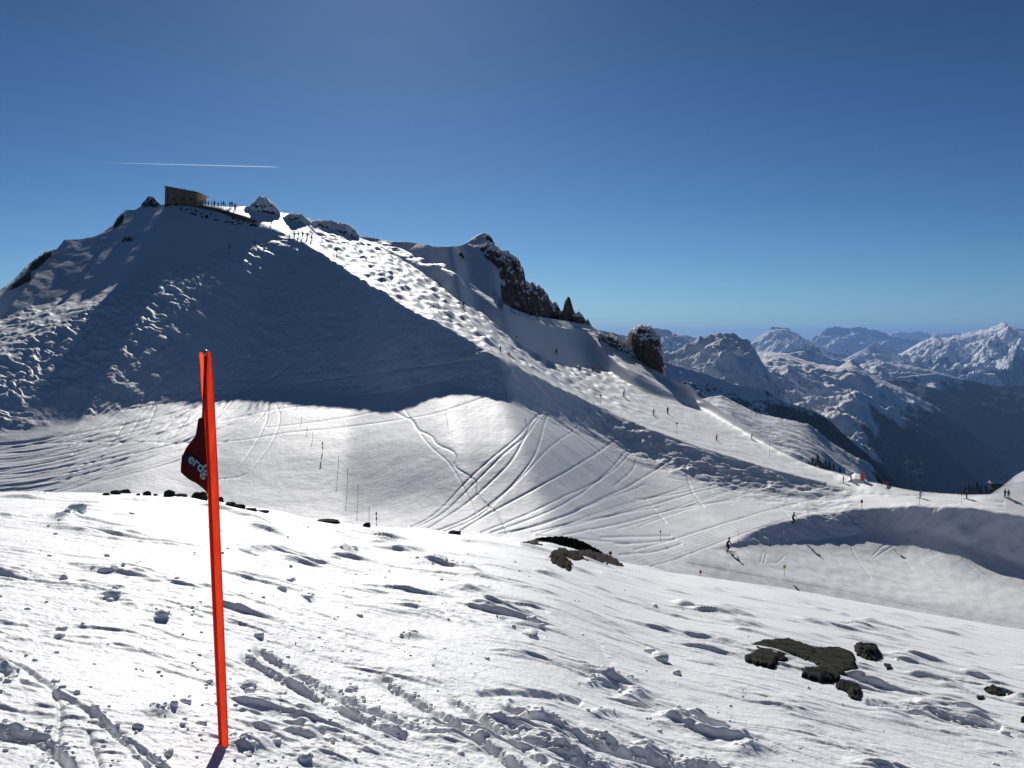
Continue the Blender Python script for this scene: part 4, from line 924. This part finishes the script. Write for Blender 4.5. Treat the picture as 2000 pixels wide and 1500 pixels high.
# (u, v of the feet, height px, pose, jacket, trousers, helmet, facing, label)
for a in [
    (1421, 1077, 33, 'carve', 'black', 'black', 'grey', R(60), 'nearest skier, crouched in black on the track junction below the lip'),
    (1549, 1020, 23, 'ski', 'black', 'navy', 'black', R(40), 'skier in black above the dark bank, casting a long shadow down it'),
    (1797, 972, 18, 'ski', 'black', 'navy', 'black', R(70), 'dark skier on the saddle track against the valley'),
    (1888, 973, 17, 'wait', 'black', 'black', 'grey', R(40), 'dark skier left of the white bump beside a thin piste pole'),
    (1963, 971, 13, 'stand', 'grey', 'black', 'black', R(20), 'shorter figure of the pair standing by the white bump at the right edge'),
    (1970, 972, 16, 'stand', 'navy', 'black', 'black', R(-20), 'taller figure of the pair standing by the white bump at the right edge'),
    (1662, 941, 15, 'wait', 'black', 'black', 'black', R(50), 'dark skier standing in front of the grey snow mound'),
    (1647, 943, 11, 'wait', 'orange', 'grey', 'grey', R(50), 'small figure in an orange top left of the grey snow mound'),
    (1399, 860, 14, 'ski', 'red', 'black', 'black', R(50), 'skier with a dark red jacket low on the ridge piste'),
    (1468, 858, 12, 'carve', 'green', 'yellow', 'black', R(45), 'skier in yellow trousers at the far edge of the ridge piste'),
    (1304, 809, 14, 'stand', 'black', 'black', 'black', R(30), 'upright black skier, right one of the two mid ridge'),
    (1276, 812, 14, 'ski', 'black', 'navy', 'grey', R(50), 'skier with poles out, left one of the two mid ridge'),
    (1218, 777, 15, 'ski', 'navy', 'grey', 'black', R(50), 'blue grey skier above the two mid ridge skiers'),
    (1157, 727, 16, 'ski', 'red', 'black', 'pink', R(50), 'red jacketed skier with a long shadow on the lit shoulder'),
    (1131, 728, 12, 'ski', 'grey', 'grey', 'grey', R(40), 'pale grey skier left of the red jacketed one'),
    (1087, 693, 13, 'wait', 'black', 'red', 'black', R(10), 'figure in shade on the dark snow face between mogul run and rocks'),
    (977, 689, 14, 'ski', 'black', 'black', 'grey', R(50), 'skier low on the mogul run close to its shaded left edge'),
    (905, 604, 14, 'ski', 'black', 'grey', 'black', R(40), 'skier at the upper right rim of the mogul run'),
    (658, 497, 14, 'carve', 'black', 'black', 'black', R(50), 'lone skier crouching on the upper mogul run'),
    (565, 467, 13, 'wait', 'black', 'black', 'black', R(-60), 'leftmost of the six skiers bunched at the ridge corner'),
    (575, 465, 11, 'stand', 'black', 'navy', 'grey', R(0), 'second from the left of the six skiers at the ridge corner'),
    (583, 463, 11, 'wait', 'navy', 'black', 'black', R(20), 'third from the left of the six skiers at the ridge corner'),
    (591, 465, 13, 'wait', 'black', 'black', 'black', R(60), 'broadest skier, fourth from the left at the ridge corner'),
    (600, 465, 12, 'stand', 'grey', 'black', 'black', R(-20), 'fifth from the left of the six skiers at the ridge corner'),
    (609, 469, 13, 'ski', 'black', 'grey', 'grey', R(40), 'rightmost of the six skiers at the ridge corner'),
    (530, 441, 11, 'stand', 'brown', 'grey', 'brown', R(0), 'figure alone on the snow between the wall end and the ridge corner'),
    (497, 478, 10, 'walk', 'black', 'navy', 'black', R(90), 'figure on the lit traverse, upper of the two in the shaded face'),
    (448, 487, 10, 'walk', 'black', 'navy', 'black', R(90), 'lower of the two figures on the traverse in the shaded face'),
    (459, 412, 18, 'wait', 'black', 'black', 'black', R(10), 'large dark figure with raised skis at the right end of the queue'),
]:
    grp = 'skiers bunched at the ridge corner' if 'ridge corner' in a[8] and 'alone' not in a[8] else None
    person(*a[:9], group=grp, skis=a[3] not in ('walk',))
Q = [(391, 400, 'navy', 'first from the hut'), (396, 400, 'black', 'second from the hut'), (402, 401, 'grey', 'third from the hut'), (407, 401, 'red', 'fourth from the hut, reddish jacket'), (414, 402, 'black', 'fifth from the hut'), (419, 402, 'navy', 'sixth from the hut, beside a tall ski rack post'),
     (426, 403, 'black', 'seventh from the hut'), (432, 403, 'brown', 'eighth from the hut'), (437, 403, 'navy', 'ninth from the hut'), (441, 407, 'grey', 'tenth from the hut, a step nearer the wall'), (449, 403, 'black', 'eleventh from the hut'), (453, 403, 'navy', 'twelfth from the hut, next to the big dark figure')]
for i, (u, v, c, w) in enumerate(Q):
    person(u, v+1, 10.5+(i*7 % 3)*.6, ('stand', 'wait', 'stand')[i % 3], c, 'black', 'black', R((i*70) % 360), 'person in the summit queue, '+w, 'people queueing along the terrace by the hut', skis=False, poles=i % 2 == 0, pt=mid_point(u, v+1))
for (u, v, h, lb) in ((394, 400, 14, 'thin pole sticking up among the queue nearest the hut'), (417, 401, 16, 'tilted bare pole in the middle of the queue'), (464, 404, 15, 'thin pole beside the large figure at the end of the queue'), (497, 425, 22, 'thin pole at the lower end of the terrace wall'), (555, 421, 14, 'thin pole on the skyline between the snow peak and the low hump')):
    p = mid_point(u, v); o = empty('thin_pole', p, lb, 'pole'); L_ = h*p.y/F
    bm = bmesh.new(); b_tube(bm, (0, 0, -.2), (.12*L_*math.sin(u), 0, L_), .035, .03, 6); mesh_obj('shaft', bm, pm('grey'), o)
    bm = bmesh.new(); b_tube(bm, (.12*L_*math.sin(u), 0, L_-.02), (.12*L_*math.sin(u), 0, L_+.06), .05, .05, 6); mesh_obj('cap', bm, pm('red'), o)

# ------------------------------------------------------------------ piste poles and signs
def marker(u, v, hpx, label, disc=None, col='orange', w=.035, group=None, size=.22):
    p = mid_point(u, v); h = hpx*p.y/F; o = empty('piste_marker', p, label, 'piste marker', group)
    bm = bmesh.new(); b_tube(bm, (0, 0, -.3), (0, 0, h), w, w*.9, 7); mesh_obj('pole', bm, pm(col if disc is None else 'grey'), o)
    bm = bmesh.new()
    if disc == 'round': b_tube(bm, (0, -.06, h-.05), (0, -.02, h-.05), size, size, 16)
    elif disc == 'panel': b_box(bm, (0, -.06, h-.2), (size*1.8, .03, size*2.4))
    elif disc == 'blobs': b_box(bm, (0, -.05, h-.2), (.16, .12, .45)); b_box(bm, (.02, -.05, h*.35), (.16, .12, .34)); b_tube(bm, (0, -.05, h*.3), (0, -.05, h-.2), .02, .02, 5)
    else: b_tube(bm, (0, 0, h-.18), (0, 0, h+.05), w*1.5, w*1.5, 7)
    mesh_obj('sign' if disc in ('round', 'panel') else 'band', bm, pm(col), o)
    return o
G1 = 'piste poles down the left edge of the ridge run'
for a in [(745, 551, 7, 'small dark topped pole highest on the shaded edge of the mogul run', 'round', 'black', .03), (847, 613, 11, 'red piste marker halfway down the shaded edge of the mogul run', 'round', 'red', .03),
          (994, 696, 8, 'small red marker just right of the skier low on the mogul run', 'round', 'red', .03), (1009, 664, 6, 'tiny red marker at the right rim of the lower mogul run', 'round', 'red', .03),
          (1173, 792, 19, 'red disc marker on a tall thin pole where the ridge run widens', 'round', 'red', .03), (1322, 848, 22, 'dark disc marker on a tall thin pole below the two mid ridge skiers', 'round', 'brown', .03),
          (1503, 898, 34, 'tall thin pale red pole near the low end of the ridge run', None, 'pink', .03)]:
    marker(*a, group=G1)
G2 = 'piste poles along the lip of the saddle track'
for a in [(1578, 1015, 17, 'thin pink pole behind the skier above the dark bank', None, 'pink', .03), (1683, 993, 16, 'piste marker with red panels in the middle of the lip', 'panel', 'red', .04), (1796, 985, 18, 'thin pole under the dark saddle skier', None, 'pink', .03),
          (1878, 985, 20, 'pink pole left of the dark skier near the white bump', None, 'pink', .03), (1442, 1064, 23, 'thin pink pole right of the nearest skier', None, 'pink', .025), (1419, 1084, 20, 'thin pink pole directly below the nearest skier', None, 'pink', .025)]:
    marker(*a, group=G2)
marker(1368, 1127, 13, 'small red sign on a short post where the near slope meets the piste', 'panel', 'red', .03, size=.16)
marker(1532, 1124, 20, 'yellow sign on a post in front of the lit hollow', 'panel', 'yellow', .03, size=.2)
marker(1290, 1055, 22, 'grey pole with a small plate standing left of the track junction', 'panel', 'grey', .03, size=.12)
marker(1192, 1083, 4, 'tiny red marker on the skyline of the near slope right of the arched rock', 'round', 'red', .03)
G3 = 'closure poles in line across the bowl'
for a in [(580, 793, 9, 'highest closure pole, just under the shade edge', None, 'grey', .03), (589, 823, 8, 'second closure pole down from the shade', None, 'grey', .03), (600, 842, 9, 'third closure pole down from the shade', None, 'grey', .03),
          (611, 857, 11, 'fourth closure pole, left of the pole with two dark tags', None, 'grey', .03), (630, 880, 17, 'closure pole with two dark tags', 'blobs', 'brown', .03), (661, 912, 21, 'closure pole in the upper bowl, right of the tagged one', None, 'grey', .03),
          (679, 942, 26, 'tallest closure pole in the grey middle of the bowl', None, 'grey', .03), (699, 975, 27, 'closure pole in the lower bowl', None, 'grey', .03), (721, 1006, 16, 'second lowest closure pole above the brow', None, 'grey', .03),
          (735, 1020, 20, 'lowest closure pole with brown tags above the brow', 'blobs', 'brown', .035), (871, 812, 14, 'lone pole near the shade edge right of the winding track', None, 'grey', .03), (1026, 824, 6, 'short stake beside the top of the fan of tracks', None, 'grey', .05)]:
    marker(*a, group=G3)
# orange banner on the ridge and orange netting behind
p = mid_point(1685, 936); o = empty('safety_banner', p, 'bright orange upright banner beside the grey snow mound', 'banner')
bm = bmesh.new(); b_box(bm, (0, 0, .8), (.5, .10, 1.4)); mesh_obj('panel', bm, plain('banner_orange', (.75, .06, .02), .6), o)
bm = bmesh.new(); b_tube(bm, (-.28, 0, -.2), (-.28, 0, 1.6), .04); b_tube(bm, (.28, 0, -.2), (.28, 0, 1.55), .04); mesh_obj('frame', bm, pm('grey'), o)
p = mid_point(1730, 947); o = empty('safety_banner', p, 'low red net fence on the saddle right of the orange banner', 'net fence')
bm = bmesh.new(); b_box(bm, (0, 0, .3), (1.1, .06, .4)); mesh_obj('net', bm, plain('net_red', (.25, .03, .03), .7), o)
bm = bmesh.new(); b_tube(bm, (-.75, 0, -.2), (-.75, 0, .9), .04); b_tube(bm, (.75, 0, -.2), (.75, 0, .9), .04); mesh_obj('post', bm, pm('black'), o)

# cable fence under the cliff
pts = [(966, 578, 10), (982, 599, 13), (999, 607, 11), (1015, 614, 13), (1032, 620, 18), (1050, 624, 10)]
base = mid_point(966, 578); fr = empty('safety_fence', base, 'dark post and cable fence along the foot of the brown cliff', 'fence'); tops = []
for u, v, h in pts:
    q = mid_point(u, min(v, float(c0(u))+6 if u > 1015 else v))-base; hh = h*(base.y)/F; bm = bmesh.new(); b_tube(bm, q+Vector((0, 0, -.5)), q+Vector((0, 0, hh)), .09, .07, 6); mesh_obj('post', bm, pm('black'), fr); tops.append(q+Vector((0, 0, hh*.9)))
bm = bmesh.new()
for a_, b_ in zip(tops[:-1], tops[1:]):
    for k in (0, .5): b_tube(bm, a_-Vector((0, 0, k)), b_-Vector((0, 0, k)), .03, .03, 4)
mesh_obj('cable', bm, pm('grey'), fr)

# ------------------------------------------------------------------ trees and roofs beyond the ridge
def conifer_meshes(seed):
    r = random.Random(seed); bm = bmesh.new(); b_tube(bm, (0, 0, 0), (0, 0, 6.5), .22, .04, 7)
    tk = bpy.data.meshes.new('trunk'); bm.to_mesh(tk); bm.free(); tk.materials.append(plain('bark', (.05, .035, .025), .9))
    vs, fs = [], []
    for k in range(520):
        z = r.uniform(.9, 7.4); rr = (7.7-z)*.30*r.uniform(.35, 1.05); a = r.uniform(0, 6.283); s_ = r.uniform(.18, .42)
        c = Vector((rr*math.cos(a), rr*math.sin(a), z-.25*rr)); t1 = Vector((math.cos(a), math.sin(a), -.45))*s_; t2 = Vector((-math.sin(a), math.cos(a), r.uniform(-.3, .3)))*s_*.6
        i = len(vs); vs += [c-t1*.4-t2, c+t1, c-t1*.4+t2, c+Vector((0, 0, s_*.5))]; fs += [(i, i+1, i+2), (i, i+1, i+3), (i+2, i+1, i+3)]
    cr = bpy.data.meshes.new('crown'); cr.from_pydata(vs, [], fs); cr.materials.append(plain('spruce', (.02, .035, .025), .9)); return tk, cr
CON = [conifer_meshes(i) for i in range(3)]
TR = [(1580, 912, 330, 11, 'leftmost conifer'), (1587, 908, 340, 15, 'tallest conifer left of the dark cluster'), (1592, 912, 330, 11, 'small conifer left'), (1597, 905, 345, 19, 'tallest conifer of the cluster'), (1602, 911, 340, 13, 'bushy conifer'), (1607, 914, 335, 12, 'short conifer'),
      (1613, 910, 350, 15, 'narrow conifer'), (1620, 913, 350, 14, 'right conifer of the dense part'), (1628, 917, 345, 12, 'conifer at the right end'), (1640, 922, 360, 11, 'lone conifer left of the snow mound')]
for i, (u, v, d, h, w) in enumerate(TR):
    h_ = h*d/F; p = P(u, v+6, d); o = empty('conifer', p, 'dark conifer behind the ridge run, number', 'tree', 'conifers just behind the low end of the ridge run', i*1.3)
    o['label'] = w+' just behind the low end of the ridge run'; o.scale = ((h_+6*d/F)/7.6,)*3
    link(bpy.data.objects.new('trunk', CON[i % 3][0]), o); link(bpy.data.objects.new('crown', CON[i % 3][1]), o)
TR2 = [(1885, 958, 900, 11), (1893, 955, 900, 13), (1901, 957, 920, 12), (1908, 953, 900, 15), (1916, 957, 900, 12), (1925, 956, 920, 13), (1934, 957, 900, 14), (1942, 956, 910, 13)]
OR = ['first', 'second', 'third', 'fourth', 'fifth', 'sixth', 'seventh', 'last']
for i, (u, v, d, h) in enumerate(TR2):
    p = P(u, v+10, d); o = empty('conifer', p, OR[i]+' snowy conifer from the left in the row beyond the saddle by the chalet roof', 'tree', 'conifers beyond the saddle near the white roofs', i)
    o.scale = ((h+8)*d/F/7.6*1.1,)*2+((h+8)*d/F/7.6,); link(bpy.data.objects.new('trunk', CON[i % 3][0]), o); link(bpy.data.objects.new('crown', CON[i % 3][1]), o)
def chalet(u, v, d, w, label):
    s_ = d/F; o = empty('chalet', P(u, v, d), label, 'chalet'); W_ = w*s_
    bm = bmesh.new(); b_box(bm, (0, 0, 0), (W_, W_*.7, W_*.55)); mesh_obj('wall', bm, plain('chalet_wood', (.10, .06, .04), .8), o)
    bm = bmesh.new(); h = W_*.28; z = W_*.275+.02; a = W_*.62; b = W_*.45
    v_ = [bm.verts.new(q) for q in ((-a, -b, z), (a, -b, z), (a, b, z), (-a, b, z), (-a, 0, z+h), (a, 0, z+h))]
    for f in ((0, 1, 5, 4), (2, 3, 4, 5), (0, 4, 3), (1, 2, 5), (0, 3, 2, 1)): bm.faces.new([v_[i] for i in f])
    mesh_obj('roof', bm, plain('roof_snow', (.82, .83, .85), .7), o)
chalet(1945, 949, 850, 20, 'chalet with a white snowy roof left of the white bump at the right edge')
chalet(1612, 914, 380, 10, 'small dark hut among the conifers behind the ridge run')

# ------------------------------------------------------------------ contrail
cm = bpy.data.materials.new('vapour'); cm.use_nodes = True; t = cm.node_tree; b = t.nodes['Principled BSDF']; b.inputs['Base Color'].default_value = (1, 1, 1, 1); b.inputs['Roughness'].default_value = 1
tr = t.nodes.new('ShaderNodeBsdfTranslucent'); tr.inputs[0].default_value = (1, 1, 1, 1); mx = t.nodes.new('ShaderNodeMixShader'); mx.inputs[0].default_value = .7
t.links.new(b.outputs[0], mx.inputs[1]); t.links.new(tr.outputs[0], mx.inputs[2])
tc = t.nodes.new('ShaderNodeTexCoord'); sp = t.nodes.new('ShaderNodeSeparateXYZ'); t.links.new(tc.outputs['Generated'], sp.inputs[0])
mr = t.nodes.new('ShaderNodeMapRange'); mr.inputs[1].default_value = .0; mr.inputs[2].default_value = 1; mr.inputs[3].default_value = 0; mr.inputs[4].default_value = .5; t.links.new(sp.outputs[0], mr.inputs[0])
tp = t.nodes.new('ShaderNodeBsdfTransparent'); m2 = t.nodes.new('ShaderNodeMixShader'); t.links.new(mr.outputs[0], m2.inputs[0]); t.links.new(tp.outputs[0], m2.inputs[1]); t.links.new(mx.outputs[0], m2.inputs[2]); t.links.new(m2.outputs[0], t.nodes['Material Output'].inputs[0])
bm = bmesh.new(); prev = None
for k in range(25):
    q = k/24; u = 190+(546-190)*q; v = 317.5+8.8*q; c = P(u, v, 42000); r_ = 4+19*math.sin(min(1, (1-q)*14)*math.pi/2)*(1.1-.35*q)
    ring = [bm.verts.new(c+Vector((0, math.cos(j*math.pi/4)*r_, math.sin(j*math.pi/4)*r_))) for j in range(8)]
    if prev:
        for j in range(8): bm.faces.new((prev[j], prev[(j+1) % 8], ring[(j+1) % 8], ring[j]))
    prev = ring
ct = mesh_obj('contrail', bm, cm, None, True); tag(ct, 'thin white vapour trail crossing the sky above the summit hut', 'contrail')
